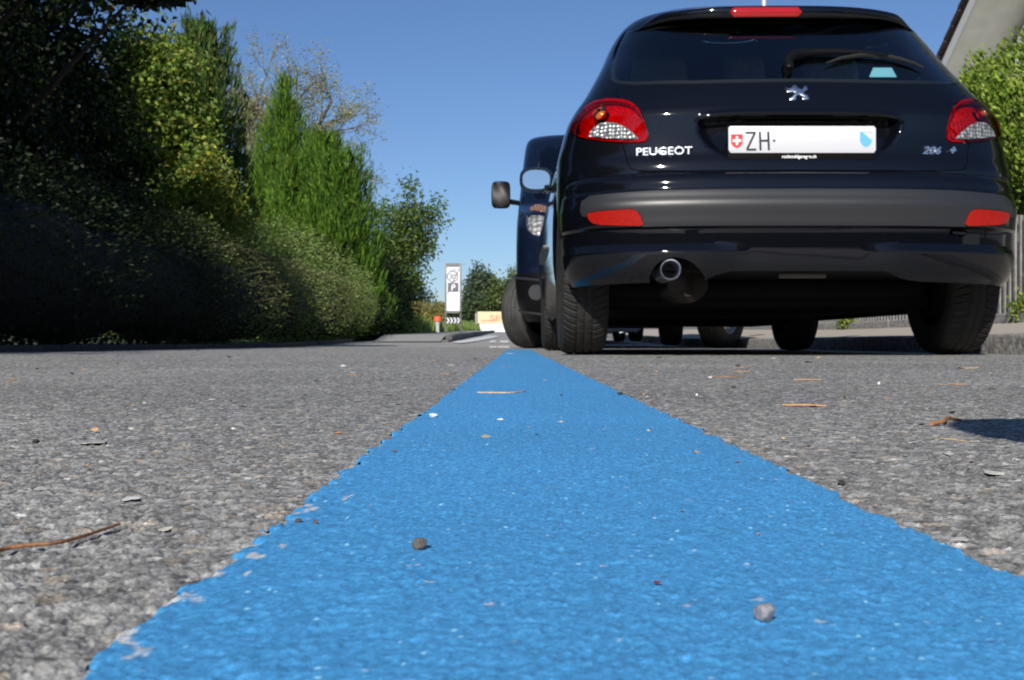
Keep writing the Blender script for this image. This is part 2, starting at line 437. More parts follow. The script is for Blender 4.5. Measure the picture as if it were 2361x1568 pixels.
def text(s, name, size, m, parent, loc, ext=.001, rot=(math.pi / 2, 0, 0), align='LEFT', sx=1.0, shear=0, bev=0.0, off=0.0):
    c = bpy.data.curves.new(name, 'FONT'); c.body = s; c.size = size; c.extrude = ext; c.align_x = align; c.shear = shear; c.bevel_depth = bev; c.offset = off
    o = bpy.data.objects.new(name, c); COL.objects.link(o); o.location = loc; o.rotation_euler = rot; o.scale = (sx, 1, 1)
    me = bpy.data.meshes.new_from_object(o.evaluated_get(bpy.context.evaluated_depsgraph_get()))
    bpy.data.objects.remove(o); me.materials.clear(); me.materials.append(m)
    q = bpy.data.objects.new(name, me); COL.objects.link(q); q.location = loc; q.rotation_euler = rot; q.scale = (sx, 1, 1); q.parent = parent; return q

# ================================================================ GROUND
def road_h(x, y, d):
    """height (m) and albedo of the worn asphalt"""
    wx = x + .004 * (fbm(x * 90, y * 90, 3, 3) - .5); wy = y + .004 * (fbm(x * 90, y * 90, 8, 3) - .5)
    f1, f2, c1 = voro(wx / .0060, wy / .0060, 1)
    g1, g2, c2 = voro(wx / .0027, wy / .0027, 2)
    e1 = sstep(.0, .42, f2 - f1) * (c1 > .36); e2 = sstep(.05, .4, g2 - g1)
    fine = fbm(x * 900, y * 900, 4, 3)
    n = fbm(x * 45, y * 45, 5, 3)
    h = .00045 * e1 * (.5 + .7 * hsh(np.floor(c1 * 9999), 3.)) + .00030 * e2 + .00075 * (fine - .5) + .0008 * (n - .5) - .0007 * sstep(.56, .72, fbm(x * 210, y * 210, 17, 3))
    stone = .20 + .13 * hsh(np.floor(c1 * 9999), 7.) ** 1.3
    small = .16 + .17 * hsh(np.floor(c2 * 9999), 2.)
    base = .15 + .10 * fine
    v = base * (1 - e2) + small * e2
    v = v * (1 - e1) + stone * e1
    v = v * (.66 + .68 * fine) * (.9 + .2 * fbm(x * 3, y * 3, 9, 3))
    tan = (hsh(np.floor(c1 * 9999), 11.) > .86) & (e1 > .4); wht = (hsh(np.floor(c2 * 9999), 13.) > .975) & (e2 > .4)
    v = np.clip((v - .235) * 1.8 + .222, .03, .75); col = np.stack([v * 1.01, v * 1.0, v * .955], -1)
    col = np.where(tan[..., None], col * np.array([1.15, 1.02, .88]), col)
    col = np.where(wht[..., None], col * 1.7, col)
    return h, col
def wedge_rows(a, b):
    r = [a]
    while r[-1] < b:
        d = r[-1]; k = .0046 if d < 1.2 else (.0046 + (d - 1.2) * .0035); r.append(d * (1 + min(k, .014)))
    return np.array(r)
rows = wedge_rows(.115, 12.0); NU = 900
U = np.linspace(-.58, .58, NU); D_, U_ = np.meshgrid(rows, U, indexing='ij'); X_ = D_ * U_
h, col = road_h(X_, D_, D_)
lod = 1 - sstep(1.5, 6.0, D_)
avg = np.array([.295, .290, .278])
col = avg + (col - avg) * (.55 + .45 * lod)[..., None]
h = h * (.4 + .6 * lod)
edge = np.maximum(sstep(.555, .575, np.abs(U_)), np.maximum(1 - sstep(.12, .125, D_), sstep(11.2, 11.9, D_)))
Zg = h * (1 - edge) - .0085 * edge + T(D_) - .0005
nr, nc = D_.shape; I = np.arange((nr - 1))[:, None] * nc + np.arange(nc - 1)[None]
F = np.stack([I, I + 1, I + 1 + nc, I + nc], -1).reshape(-1, 4)
M['asphalt'] = mat('worn_asphalt', rough=.72, spec=.35, vcol=True, noise=(1500, .42, 6), bump=(1300, .5, .0006))
asp = mesh_np('road_surface', np.stack([X_, D_, Zg], -1).reshape(-1, 3), F, M['asphalt'], col=col.reshape(-1, 3))
tag(asp, kind='structure')

# the painted bay line: a worn film of blue paint following the stones
SL = .0038; XL, XR = -.0603, .0942
r2 = wedge_rows(.115, 7.9); NV = 420
tt = np.linspace(-.06, 1.06, NV); D2, T2 = np.meshgrid(r2, tt, indexing='ij')
Xs = XL + SL * D2 + T2 * (XR - XL); 
hs, _ = road_h(Xs, D2, D2)
hs = hs * (.4 + .6 * (1 - sstep(1.5, 6.0, D2)))
de = np.minimum(T2, 1 - T2) * (XR - XL)
rag = .0034 * (fbm(Xs * 75, D2 * 75, 21, 4) - .5) * 2 + .0012 * (fbm(Xs * 400, D2 * 400, 25, 2) - .5) * 2
_f1, _f2, _c = voro(Xs / .0088, D2 / .0088, 1)
rag = rag + .0016 * (hsh(np.floor(_c * 9999), 31.) - .5) * 2
m = de + rag
gr = fbm(Xs * 1500, D2 * 1500, 30, 2)
gr2 = fbm(Xs * 800, D2 * 800, 33, 3)
Zs = hs * .38 + .00095 + .00040 * (gr - .5) + .0002 * (gr2 - .5) + T(D2)
lo = 1 - sstep(0, .0022, m); Zs = Zs - lo * .0018
base = np.array([.062, .305, .62]); v = (.56 + .82 * gr) * (.76 + .48 * gr2) * (.93 + .14 * fbm(Xs * 12, D2 * 12, 36, 3))
cb = base * v[..., None]
pale = sstep(.66, .78, gr2 * .6 + .4 * gr)[..., None] * .25; cb = cb * (1 - pale) + np.array([.20, .45, .75]) * pale
# bits of the older white line showing along the left edge, a few flecks elsewhere
wn = fbm(Xs * 150, D2 * 110, 41, 4); oldw = .85 * sstep(.66, .72, wn) * (T2 * (XR - XL) < .005 + .010 * fbm(D2 * 9, D2 * 0, 44, 2)) * (D2 < .34)
fl = sstep(.84, .87, fbm(Xs * 260, D2 * 260, 47, 3)) * .6
ow = np.maximum(oldw, fl)[..., None]; cb = cb * (1 - ow) + np.array([.60, .60, .58]) * ow
f1_, f2_, cc = voro(Xs / .0034, D2 / .0034, 50)
bead = ((f1_ < .12) & (cc > .94))[..., None]; cb = np.where(bead, np.array([.35, .75, .95]), cb)
keep = (m[:-1, :-1] > -.0004) & (m[1:, 1:] > -.0004) & (D2[:-1, :-1] < 7.7)
nr, nc = D2.shape; I = (np.arange((nr - 1))[:, None] * nc + np.arange(nc - 1)[None])[keep]
F = np.stack([I, I + 1, I + 1 + nc, I + nc], -1).reshape(-1, 4)
us = np.unique(F); mp = np.zeros(nr * nc, int); mp[us] = np.arange(len(us))
M['blue'] = mat('blue_road_paint', rough=.55, spec=.5, vcol=True, noise=(2600, .34, 4), bump=(2600, .3, .0003))
bl = mesh_np('blue_line', np.stack([Xs, D2, Zs], -1).reshape(-1, 3)[us], mp[F], M['blue'], col=cb.reshape(-1, 3)[us])
tag(bl, kind='structure')

def sheet(name, xs, ys, zf, m, kind='structure'):
    xs = np.asarray(xs, float); ys = np.asarray(ys, float); A, B = np.meshgrid(xs, ys, indexing='ij'); n = len(ys)
    I = np.arange(len(xs) - 1)[:, None] * n + np.arange(n - 1)[None]
    o = mesh_np(name, np.stack([A, B, zf(A, B)], -1).reshape(-1, 3), np.stack([I, I + n, I + n + 1, I + 1], -1).reshape(-1, 4), m, smooth=True)
    if kind: tag(o, kind=kind)
    return o
YS = np.concatenate([[-60, -30, -10], np.arange(-4, 30, .5), np.arange(30, 100, 2.0), [104, 110, 120, 135, 160, 250, 400, 700]])
M['far_asphalt'] = mat('asphalt', (.295, .290, .278), .8, noise=(160, .22, 6), bump=(300, .3, .002))
M['far_asphalt2'] = mat('pavement_asphalt', (.30, .295, .285), .8, noise=(90, .2, 6), bump=(300, .3, .002))
M['earth'] = mat('earth_and_turf', (.055, .075, .022), .9, noise=(3, .5, 6), bump=(20, .5, .03))
M['conc'] = mat('pale_pavement', (.40, .355, .30), .85, noise=(40, .15, 6), bump=(200, .3, .002))
M['granite'] = mat('granite_kerb', (.24, .235, .225), .8, noise=(38, .65, 3), bump=(70, .9, .008))
M['roadwhite'] = mat('white_road_paint', (.62, .62, .60), .7, noise=(25, .15, 5))
sheet('ground', [-700, -100, -30, -10, -4, -2.3, 0, 2.05, 2.6, 3.2, 5, 12, 40, 100, 700], YS, lambda x, y: T(y) - .03 + .20 * np.clip((x - 2.1) / 1.2, 0, 1), M['earth'])
sheet('road', [-2.35, -1, 0, 1, 1.975], YS[YS < 108], lambda x, y: T(y) - .0085 - .004 * (y > 12), M['far_asphalt'])
# right pavement behind its granite kerb, a low granite edging and the fence
def zr(x): return .082 + .095 * np.clip((x - 2.1) / 1.15, 0, 1)
sheet('pavement', [2.08, 2.5, 2.9, 3.3], YS[(YS > -12) & (YS < 60)], lambda x, y: T(y) + zr(x), M['conc'])
sheet('yard', [5.0, 8, 12, 24], np.arange(2, 40, 2.0), lambda x, y: T(y) + .19 + 0 * x, mat('pale_yard_paving', (.60, .57, .51), .85, noise=(4, .1, 4)))
def kerbrow(name, x0, x1, zb, zt, y0, y1, ln, gapw, m, parent_label, cat, rnd=.004):
    rng = random.Random(5); mb = MB(); y = y0
    while y < y1:
        a, b = y + gapw / 2, y + ln - gapw / 2; j = rng.uniform(-rnd, rnd); n = 6
        prof = [(x0, zb), (x0 - .0, zt - .018), (x0 + .006, zt - .006), (x0 + .018, zt), (x1, zt + .001), (x1, zb)]
        V = []
        for k in range(n + 1):
            yy = a + (b - a) * k / n
            for (px, pz) in prof: V.append((px + j + rng.uniform(-.0015, .0015), yy, pz + Tf(yy) + rng.uniform(-.001, .001) * (pz > zb)))
        q = len(prof); Fk = []
        for k in range(n):
            for i in range(q - 1): Fk.append((k * q + i, k * q + i + 1, (k + 1) * q + i + 1, (k + 1) * q + i))
        Fk += [tuple(range(q)), tuple(n * q + i for i in range(q))[::-1]]
        mb.add(V, Fk); y += ln
    o = mb.build(name, m); return o
k1 = kerbrow('kerb', 1.965, 2.085, -.05, .083, -6, 46, 1.0, .006, M['granite'], '', '')
tag(k1, kind='structure')
k2 = kerbrow('kerb', 3.29, 3.37, .02, .245, -6, 46, 1.0, .008, M['granite'], '', '', .002)
tag(k2, kind='structure')
k3 = kerbrow('kerb', -2.47, -2.36, -.05, .035, -6, 17, 1.0, .006, mat('dark_left_kerb', (.05, .05, .045), .9, noise=(30, .4, 4)), '', '')  # left kerb coloured darker than the granite rows
tag(k3, kind='structure')
# left pavement corner beyond the hedge, with its dark kerb
sheet('pavement', [-2.06, -1.6, -1.07], np.concatenate([np.arange(17.0, 60, .7)]), lambda x, y: T(y) + .09 * sstep(16.8, 18.6, y), M['far_asphalt2'])
mbk = MB()
for i in range(46):
    y0 = 17.2 + i; a = .09 * float(sstep(16.8, 18.6, y0)); mbk.box((-1.01, y0 + .5, Tf(y0 + .5) + a - .09 + .005), (.115, .99, .19))
tag(mbk.build('kerb', mat('dark_kerb', (.09, .088, .085), .85, noise=(30, .3, 4)), bevel=.008), kind='structure')
def marking(pts, name='road_marking'):
    g = [GT(x, y) for x, y in pts]; mb = MB(); n = len(g)
    mb.add([(p[0], p[1], p[2] + .0015) for p in g] + [(p[0], p[1], p[2] - .003) for p in g], [tuple(range(n))] + [(i, i + n, (i + 1) % n + n, (i + 1) % n) for i in range(n)])
    tag(mb.build(name, M['roadwhite'], smooth=False), kind='structure')
Z6 = lambda zx, zy: ((1800 + zx / 5.9) / 1.7348, (1330 + zy / 5.9) / 1.7348)
marking([Z6(*p) for p in [(60, 228), (200, 248), (350, 242), (560, 212), (760, 178), (960, 140), (1100, 110), (1160, 92), (1060, 75), (900, 62), (700, 110), (500, 150), (300, 185), (120, 205)]])
marking([Z6(*p) for p in [(930, 228), (1080, 230), (1080, 192), (950, 195)]])
marking([Z6(*p) for p in [(1180, 230), (1380, 232), (1380, 192), (1190, 194)]])
marking([Z6(*p) for p in [(920, 352), (1100, 354), (1100, 322), (940, 320)]])
marking([Z6(*p) for p in [(1125, 354), (1400, 356), (1400, 318), (1135, 320)]])

# ================================================================ BLACK HATCHBACK
OR = (0.980, 3.80, 0.0)
tab = [(.17, .76, .14, 3.70), (.22, .785, .09, 3.78), (.40, .812, .062, 3.83), (.55, .815, .062, 3.82), (.60, .815, .064, 3.80), (.63, .815, .063, 3.78), (.655, .814, .067, 3.76),
       (.70, .812, .083, 3.70), (.78, .795, .090, 3.52), (.825, .782, .090, 3.38), (.845, .775, .094, 3.3), (.865, .765, .103, 3.2), (.90, .745, .120, 3.02), (.945, .715, .146, 2.84),
       (1.025, .672, .205, 2.68), (1.10, .636, .265, 2.54), (1.18, .602, .328, 2.40), (1.25, .562, .385, 2.27), (1.30, .52, .46, 2.14), (1.34, .465, .60, 2.0), (1.38, .37, .85, 1.82), (1.41, .25, 1.1, 1.62), (1.425, .12, 1.3, 1.45)]
def rec_disp(s, z):
    a = np.abs(s)
    zt = .8165 - .012 * (a / .35) ** 4
    hw = np.interp(z, [.62, .655, .69, .72, .765, .80, .82], [.14, .21, .275, .315, .345, .352, .352])
    mw = 1 - sstep(-.030, .004, a - hw)
    dep = .046 * (1 - sstep(.0, .155, zt - z)) * 1.0
    return -dep * mw * sstep(-.003, .004, zt - z) + .007 * np.exp(-((z - zt - .013) / .010) ** 2) * (1 - sstep(.30, .37, a))
car_sh = Shell(tab, c=.36, n=2.9, cf=.55, nf=2.3, Ls=2.75, wref=.8, org=OR)
gate_sh = Shell(tab, c=.36, n=2.9, cf=.55, nf=2.3, Ls=2.75, wref=.8, org=OR, disp=rec_disp)
Z1 = lambda zx, zy: (1239.3 + zx * .27942, zy * .27942)
Z2 = lambda zx, zy: (1758.1 + zx * .27942, zy * .27942)
def inv(sh, pts): return [sh.inv(*p) for p in pts]
Lp = chaikin(inv(car_sh, [Z1(*p) for p in [(268, 1080), (290, 1010), (330, 950), (390, 885), (460, 840), (540, 822), (660, 822), (760, 840), (820, 880), (862, 935), (890, 1010), (912, 1100), (912, 1150), (885, 1172), (800, 1177), (650, 1174), (500, 1160), (400, 1145), (295, 1112)]]), 2)
Gl = inv(car_sh, [(1407, 184), (1407, 160), (1417, 114), (1432, 84), (1440, 73)])
gtop = [(Gl[-1][0] + .03, 1.228), (-.30, 1.236), (0, 1.238)]
gbot = inv(car_sh, [(1826, 187), (1700, 189), (1600, 191.5), (1463, 194.5), (1419, 192)])
half = Gl + gtop; hb = [(0.0, gbot[0][1])] + gbot[1:]
Gp = [p for p in half] + [(-x, z) for x, z in half[:-1]][::-1] + [(-x, z) for x, z in hb[1:]][::-1] + hb
Gp = np.array(Gp)
tl = inv(car_sh, [(1421, 188), (1424, 229), (1432, 325), (1440, 350), (1447, 378), (1455, 389), (1470, 393.5), (1500, 395), (1600, 394.5)])
tl = [(x, z) for x, z in tl] + [(0.0, .628)]
Tp = np.array([(-.40, 1.10)] + tl + [(-x, z) for x, z in tl[:-1]][::-1] + [(.40, 1.10)])
Lm = np.array([(-x, z) for x, z in Lp])
def circ_loop(sh, yc, zc, r, side, n=48):
    return np.array([sh.inv_yz(yc + r * math.cos(2 * math.pi * k / n), max(zc + r * math.sin(2 * math.pi * k / n), sh.z[0] - .05), side) for k in range(n)])
def yz_loop(sh, pts, side, k=1):
    P = [sh.inv_yz(y, z, side) for y, z in pts]; return chaikin(P, k) if k else np.array(P)
RA, FA = (.62, .285), (3.06, .285)
arches = [circ_loop(car_sh, a[0], a[1], .33, s) for a in (RA, FA) for s in (-1, 1)]
w_door = [(1.72, .935), (2.45, .925), (2.50, .96), (2.10, 1.28), (1.95, 1.31), (1.70, 1.30)]
w_rear = [(.62, .96), (1.62, .94), (1.62, 1.30), (1.0, 1.28), (.72, 1.16)]
sidewins = [yz_loop(car_sh, q, s) for q in (w_door, w_rear) for s in (-1, 1)]
doorp = [(1.66, .34), (2.62, .34), (2.66, .60), (2.60, .90), (1.66, .915)]
doors = [yz_loop(car_sh, doorp, s, 0) for s in (-1, 1)]
fS = car_sh.S
wsl = [(.13, .99), (.42, 1.0), (.62, 1.03)]; 
def fr(ds, z, side): return (side * (fS - ds), z)
scr = []
for side in (-1, 1):
    scr.append(chaikin([fr(-.01, .965, side), fr(.55, .985, side), fr(.60, 1.02, side), fr(.50, 1.30, side), fr(.42, 1.325, side), fr(-.01, 1.335, side)], 0))
car = empty('black_hatchback', OR)
tag(car, 'glossy black hatchback seen from behind, parked right of the blue line', 'car')
Sv = np.concatenate([np.arange(-fS, -1.25, .035), np.arange(-1.25, 1.25, .0105), np.arange(1.25, fS, .035), [fS]])
Zv = np.concatenate([np.arange(.17, 1.30, .0115), np.arange(1.30, 1.41, .01), [1.412, 1.418, 1.4245]])
def body_region(s, z):
    k = np.ones(s.shape, bool)
    for P in [Gp, Tp, Lp, Lm] + arches + sidewins + doors + scr: k &= ~inpoly(P, s, z)
    k &= ~((car_sh.raw(s, z)[..., 1] < .9) & (z < .42))
    return k
patch('body', car_sh, Sv, Zv, body_region, [Gp, Tp, Lp, Lm] + arches + sidewins + doors + scr, M['paint'], car, thick=.02)
top = MB(); n = 40; V = [tuple(p) for p in car_sh.raw(np.linspace(-fS, fS, n + 1)[:-1], np.full(n, 1.4245))]
top.add([(a, b, c + .0005) for a, b, c in V], [tuple(range(n))]); top.build('roof_panel', M['paint'], car)
def in_all(P, nots=()):
    def f(s, z):
        k = inpoly(P, s, z)
        for q in nots: k &= ~inpoly(q, s, z)
        return k
    return f
Tin = offpoly(Tp, -.0025); Go = offpoly(Gp, .0025); Lo = offpoly(Lp, .002); Lmo = offpoly(Lm, .002)
ZT = np.concatenate([np.arange(.615, .79, .007), np.arange(.79, .85, .0024), np.arange(.85, 1.1, .007)])
gate = patch('tailgate', gate_sh, np.arange(-.82, .8201, .0072), ZT, in_all(Tin, (Go, Lo, Lmo)), [Tin, Go, Lo, Lmo], M['paint'], car, thick=.02)
patch('rear_window', car_sh, np.arange(-.80, .801, .008), np.arange(.92, 1.26, .008), in_all(offpoly(Gp, -.0015)), [offpoly(Gp, -.0015)], M['glass'], car, thick=.004)
Gi = offpoly(Gp, -.018)
patch('window_seal', car_sh, np.arange(-.80, .801, .007), np.arange(.92, 1.26, .007), in_all(offpoly(Gp, -.002), (Gi,)), [offpoly(Gp, -.002), Gi], M['seal'], car, off=-.007, thick=.004)
for P, nm in [(x, 'side_window') for x in sidewins] + [(x, 'windscreen') for x in scr[:1]]:
    s0, s1 = P[:, 0].min() - .03, P[:, 0].max() + .03
    if nm == 'windscreen':
        both = lambda s, z: inpoly(scr[0], s, z)
        patch(nm, car_sh, np.arange(-fS, -fS + .7, .02), np.arange(.95, 1.35, .02), in_all(scr[0]), [scr[0]], M['side_glass'], car, thick=.004)
        patch(nm, car_sh, np.arange(fS - .7, fS + .001, .02), np.arange(.95, 1.35, .02), in_all(scr[1]), [scr[1]], M['side_glass'], car, thick=.004)
    else: patch(nm, car_sh, np.arange(s0, s1, .02), np.arange(.9, 1.34, .015), in_all(P), [P], M['side_glass'], car, thick=.004)
for P, sd_ in zip(doors, (-1, 1)):
    Pi = offpoly(P, -.003)
    dr = patch('door', car_sh, np.arange(P[:, 0].min() - .03, P[:, 0].max() + .03, .03), np.arange(.32, .94, .015), in_all(Pi), [Pi], M['paint'], car, thick=.02)
    p = car_sh.raw(np.array(car_sh.inv_yz(1.82, .80, sd_)[0]), np.array(.80)); mb = MB(); mb.box((p[0] + sd_ * .022, 1.82, .80), (.022, .16, .026)); mb.build('handle', M['paint'], dr, bevel=.006)
    sl = [(1.70, .475), (2.58, .475), (2.60, .50), (2.58, .53), (1.70, .53)]; q = yz_loop(car_sh, sl, sd_, 1)
    patch('side_moulding', car_sh, np.arange(q[:, 0].min(), q[:, 0].max(), .02), np.arange(.46, .54, .006), in_all(q), [q], M['plastic'], dr, off=.014, thick=.016)

# tail lights
def lamp(P, m_s):
    s0, s1 = P[:, 0].min(), P[:, 0].max(); Sg = np.arange(s0 - .01, s1 + .011, .0045); Zg_ = np.arange(P[:, 1].min() - .01, P[:, 1].max() + .011, .0045)
    Pi = offpoly(P, -.001)
    bulge = Shell(tab, c=.36, n=2.9, cf=.55, nf=2.3, Ls=2.75, wref=.8, org=OR)
    cs, cz = P[:, 0].mean(), P[:, 1].mean(); hw_, hh = (s1 - s0) / 2, (P[:, 1].max() - P[:, 1].min()) / 2
    bulge.disp = lambda s, z: .005 + .007 * np.clip(1 - ((s - (s0 + s1) / 2) / hw_) ** 2 - ((z - cz) / hh) ** 2 * .8, 0, 1) ** .5
    ci = car_sh.inv(*Z1(522, 938))
    Cc = np.array([(m_s * abs(ci[0]) + .0235 * math.cos(a), ci[1] + .0245 * math.sin(a)) for a in np.linspace(0, 2 * math.pi, 28, endpoint=False)])
    lens = patch('tail_light', bulge, Sg, Zg_, in_all(Pi, (Cc,)), [Pi, Cc], M['red_lens'], car, thick=.012)
    patch('indicator_lens', bulge, Sg, Zg_, in_all(Cc), [Cc], M['clear_lens'], lens, off=.001, thick=.003)
    patch('reflector', car_sh, Sg, Zg_, in_all(Pi, (Cc,)), [Pi, Cc], M['reflector'], lens, off=-.022, thick=0)
    patch('lamp_rim', car_sh, Sg, Zg_, in_all(Pi, (offpoly(P, -.006),)), [Pi, offpoly(P, -.006)], M['brake_red'], lens, off=.0035, thick=.02)
    sub = np.arange(Cc[:, 0].min() - .004, Cc[:, 0].max() + .005, .003); sz = np.arange(Cc[:, 1].min() - .004, Cc[:, 1].max() + .005, .003)
    dsh = Shell(tab, c=.36, n=2.9, cf=.55, nf=2.3, Ls=2.75, wref=.8, org=OR)
    cx0 = m_s * abs(ci[0]); dsh.disp = lambda s, z: .006 - .024 * np.clip(1 - (np.hypot(s - cx0, z - ci[1]) / .0235) ** 2, 0, 1)
    patch('indicator_bowl', dsh, sub, sz, in_all(Cc), [Cc], M['chrome'], lens, thick=.003)
    p = car_sh.pt(np.array(cx0), np.array(ci[1])); nn = car_sh.nrm(np.array(cx0), np.array(ci[1]))
    mb = MB(); mb.tube([p + nn * t for t in (-.014, -.004, .001, .004)], [.015, .015, .011, .002], 16); mb.build('indicator_bulb', M['amber'], lens)
    hp = [Z1(*q) for q in [(432, 1132), (455, 1090), (490, 1050), (540, 1022), (600, 1014), (660, 1022), (720, 1048), (780, 1090), (843, 1148), (700, 1152), (560, 1145)]]
    hq = [car_sh.inv(*q) for q in hp]; hq = np.array([(m_s * abs(x), z) for x, z in hq])
    o = patch('reversing_lamp', bulge, Sg, Zg_, in_all(hq), [hq], M['reflector_clear'], lens, off=.0015, thick=.003)
    return lens
lamp(Lp, -1); lamp(Lm, 1)

# bumper
btab = [(.215, .755, .075, 3.9), (.24, .775, .045, 3.9), (.27, .790, .026, 3.9), (.31, .797, .016, 3.9), (.355, .800, .012, 3.9), (.40, .802, .010, 3.9), (.428, .803, .008, 3.9), (.436, .806, -.004, 3.9),
        (.47, .807, -.009, 3.9), (.505, .808, -.013, 3.9), (.514, .807, -.012, 3.9), (.535, .805, -.003, 3.9), (.556, .803, .006, 3.9), (.562, .801, .010, 3.9), (.585, .799, .013, 3.9), (.603, .795, .019, 3.9), (.616, .788, .030, 3.9), (.624, .775, .046, 3.9), (.627, .745, .08, 3.9), (.628, .66, .16, 3.9)]
def bdisp(s, z):
    a = np.abs(s); am = sstep(.18, .36, a) * (1 - .75 * sstep(.70, .95, a))
    d = .019 * am * np.clip((z - .255) / .095, 0, 1) ** .7 * (1 - np.clip((z - .352) / .027, 0, 1))
    return d
bsh = Shell(btab, c=.36, n=2.9, cf=.5, nf=2.4, Ls=2.75, wref=.8, org=OR, disp=bdisp)
arc_b = [circ_loop(bsh, .62, .285, .345, s) for s in (-1, 1)]
cut = np.array([(-.10 - .435 + .0, .20), (-.53, .262), (-.505, .305), (-.47, .328), (-.43, .335), (-.385, .322), (-.35, .29), (-.335, .262), (-.31, .20)])
cut = chaikin(cut, 2)
lipz = [(-1.4, .20), (1.4, .20), (1.4, .236), (1.0, .240), (.40, .252), (.33, .262), (.27, .286), (-.25, .286), (-.30, .275), (-.34, .255), (-.40, .252), (-1.0, .240), (-1.4, .236)]
lipp = np.array(lipz)
Sb = np.arange(-1.42, 1.421, .0085); Zb = np.concatenate([np.arange(.225, .35, .007), np.arange(.35, .372, .0025), np.arange(.372, .432, .007), np.arange(.432, .628, .0045), [.6279]])
hks, hkz = bsh.inv(2210, 537); hook = chaikin([(hks - .035, hkz - .012), (hks - .035, hkz + .014), (hks + .035, hkz + .014), (hks + .035, hkz - .012)], 2)
def yb_(s, z): return bsh.raw(s, z)[..., 1]
def b_region(s, z):
    k = yb_(s, z) < .36
    for P in arc_b + [cut, lipp, hook]: k &= ~inpoly(P, s, z)
    return k
bump = patch('bumper', bsh, Sb, Zb, b_region, arc_b + [cut, lipp, hook], M['paint'], car, thick=.015, sharp=28)
R3 = lambda zx, zy: (1239.3 + zx * .27567, (700 + zy / 2.091) / 1.7348)
rfl = chaikin(inv(bsh, [R3(*p) for p in [(404, 318), (520, 298), (760, 280), (815, 284), (850, 312), (880, 370), (897, 428), (740, 428), (480, 420), (435, 385)]]), 1)
rfm = np.array([(-x, z) for x, z in rfl])
st = [bsh.inv(*R3(*p)) for p in [(366, 210), (385, 180), (470, 163)]]
strip_half = [(st[0][0], .500), (st[0][0] + .004, .532), (st[1][0] + .03, .549), (-.5, .556), (0, .5575)]
low_half = [(0, .4365), (-.58, .4365), (-.60, .440), (-.62, .45)]
SP = np.array(strip_half + [(-x, z) for x, z in strip_half[:-1]][::-1] + [(st[0][0] * -1 * 1.0, .48), (.62, .45), (.60, .440), (.58, .4365)] + low_half + [(st[0][0] + .01, .48)])
patch('bumper_strip', bsh, np.arange(-1.0, 1.0, .0085), np.concatenate([np.arange(.43, .50, .007), np.arange(.50, .56, .003)]), in_all(SP, (rfl, rfm)), [SP, rfl, rfm], M['plastic'], bump, off=.0035, thick=.012, sharp=20)
for P in (rfl, rfm):
    q = offpoly(P, -.002)
    patch('rear_reflector', bsh, np.arange(P[:, 0].min(), P[:, 0].max(), .004), np.arange(P[:, 1].min(), P[:, 1].max() + .004, .004), in_all(q), [q], M['red_solid'], bump, off=.0045, thick=.01)
mb = MB(); pc = bsh.pt(np.array(hks), np.array(hkz)); mb.box((pc[0], pc[1] + .06, hkz), (.10, .05, .06)); hk = mb.build('tow_eye', M['gloss_black'], bump, bevel=.004)
mb = MB(); mb.tube([(pc[0] - .02, pc[1] + .03, hkz + .002), (pc[0] - .018, pc[1] - .004, hkz), (pc[0] + .02, pc[1] - .004, hkz - .002), (pc[0] + .022, pc[1] + .03, hkz - .008)], .005, 8); mb.build('towing_loop', M['gloss_black'], bump)

# spoiler with the third brake light
mb = MB(); xs = np.linspace(-.545, .545, 61); V = []
def lipcurve(x):
    a = abs(x); y = .305 + .20 * (a / .55) ** 3.4
    zt = 1.257 - .004 * (a / .45) ** 2 - .046 * float(sstep(.42, .55, a)); zb_ = 1.213 + .011 * min(1, a / .37) ** 2 - .018 * float(sstep(.42, .55, a))
    return y, zt, min(zb_, zt - .004)
for x in xs:
    y, zt, zb_ = lipcurve(x); s = x / .95
    pr_ = pchip(car_sh.z, car_sh.tw, np.array(1.30)); pz = 1.315 - .07 * float(sstep(.38, .56, abs(x)))
    yr_ = .50 + .25 * (abs(x) / .55) ** 4
    yu = .385 + .13 * (abs(x) / .55) ** 3.4
    V.append([(x * .98, yr_, pz), (x * .99, y + .09, zt + .022 * (1 - .5 * float(sstep(.4, .55, abs(x))))), (x, y + .022, zt + .007), (x, y + .004, zt), (x, y, zt - .007), (x, y + .002, zb_ + .006), (x, y + .010, zb_), (x * .99, yu + .012, zb_ + .022), (x * .98, yu + .1, zb_ + .03)])
q = 9; Vf = [p for c_ in V for p in c_]; Fk = [(i * q + j, (i + 1) * q + j, (i + 1) * q + j + 1, i * q + j + 1) for i in range(len(xs) - 1) for j in range(q - 1)] + [tuple(range(q)), tuple((len(xs) - 1) * q + j for j in range(q))[::-1]]
mb.add(Vf, Fk); spo = mb.build('spoiler', M['paint'], car, sharp=50)
bxc = W(1767, 30, 4.1)[0] - OR[0]
mb = MB(); V = []; xs = np.linspace(bxc - .128, bxc + .128, 21)
ring = []
for i, x in enumerate(xs):
    e = math.sqrt(max(0, 1 - (max(0, abs(x - bxc) - .113) / .0151) ** 2)); y, zt, zb_ = lipcurve(x); zc = 1.234; hh = .0165 * e + .0005
    V += [(x, y - .004, zc - hh), (x, y - .009, zc - hh * .5), (x, y - .009, zc + hh * .5), (x, y - .004, zc + hh)]
mb.add(V, [(i * 4 + j, (i + 1) * 4 + j, (i + 1) * 4 + j + 1, i * 4 + j + 1) for i in range(20) for j in range(3)] + [(i * 4 + 3, (i + 1) * 4 + 3, (i + 1) * 4, i * 4) for i in range(20)] + [(0, 1, 2, 3), (80, 83, 82, 81)])
mb.build('brake_light', M['brake_red'], spo, sharp=60)

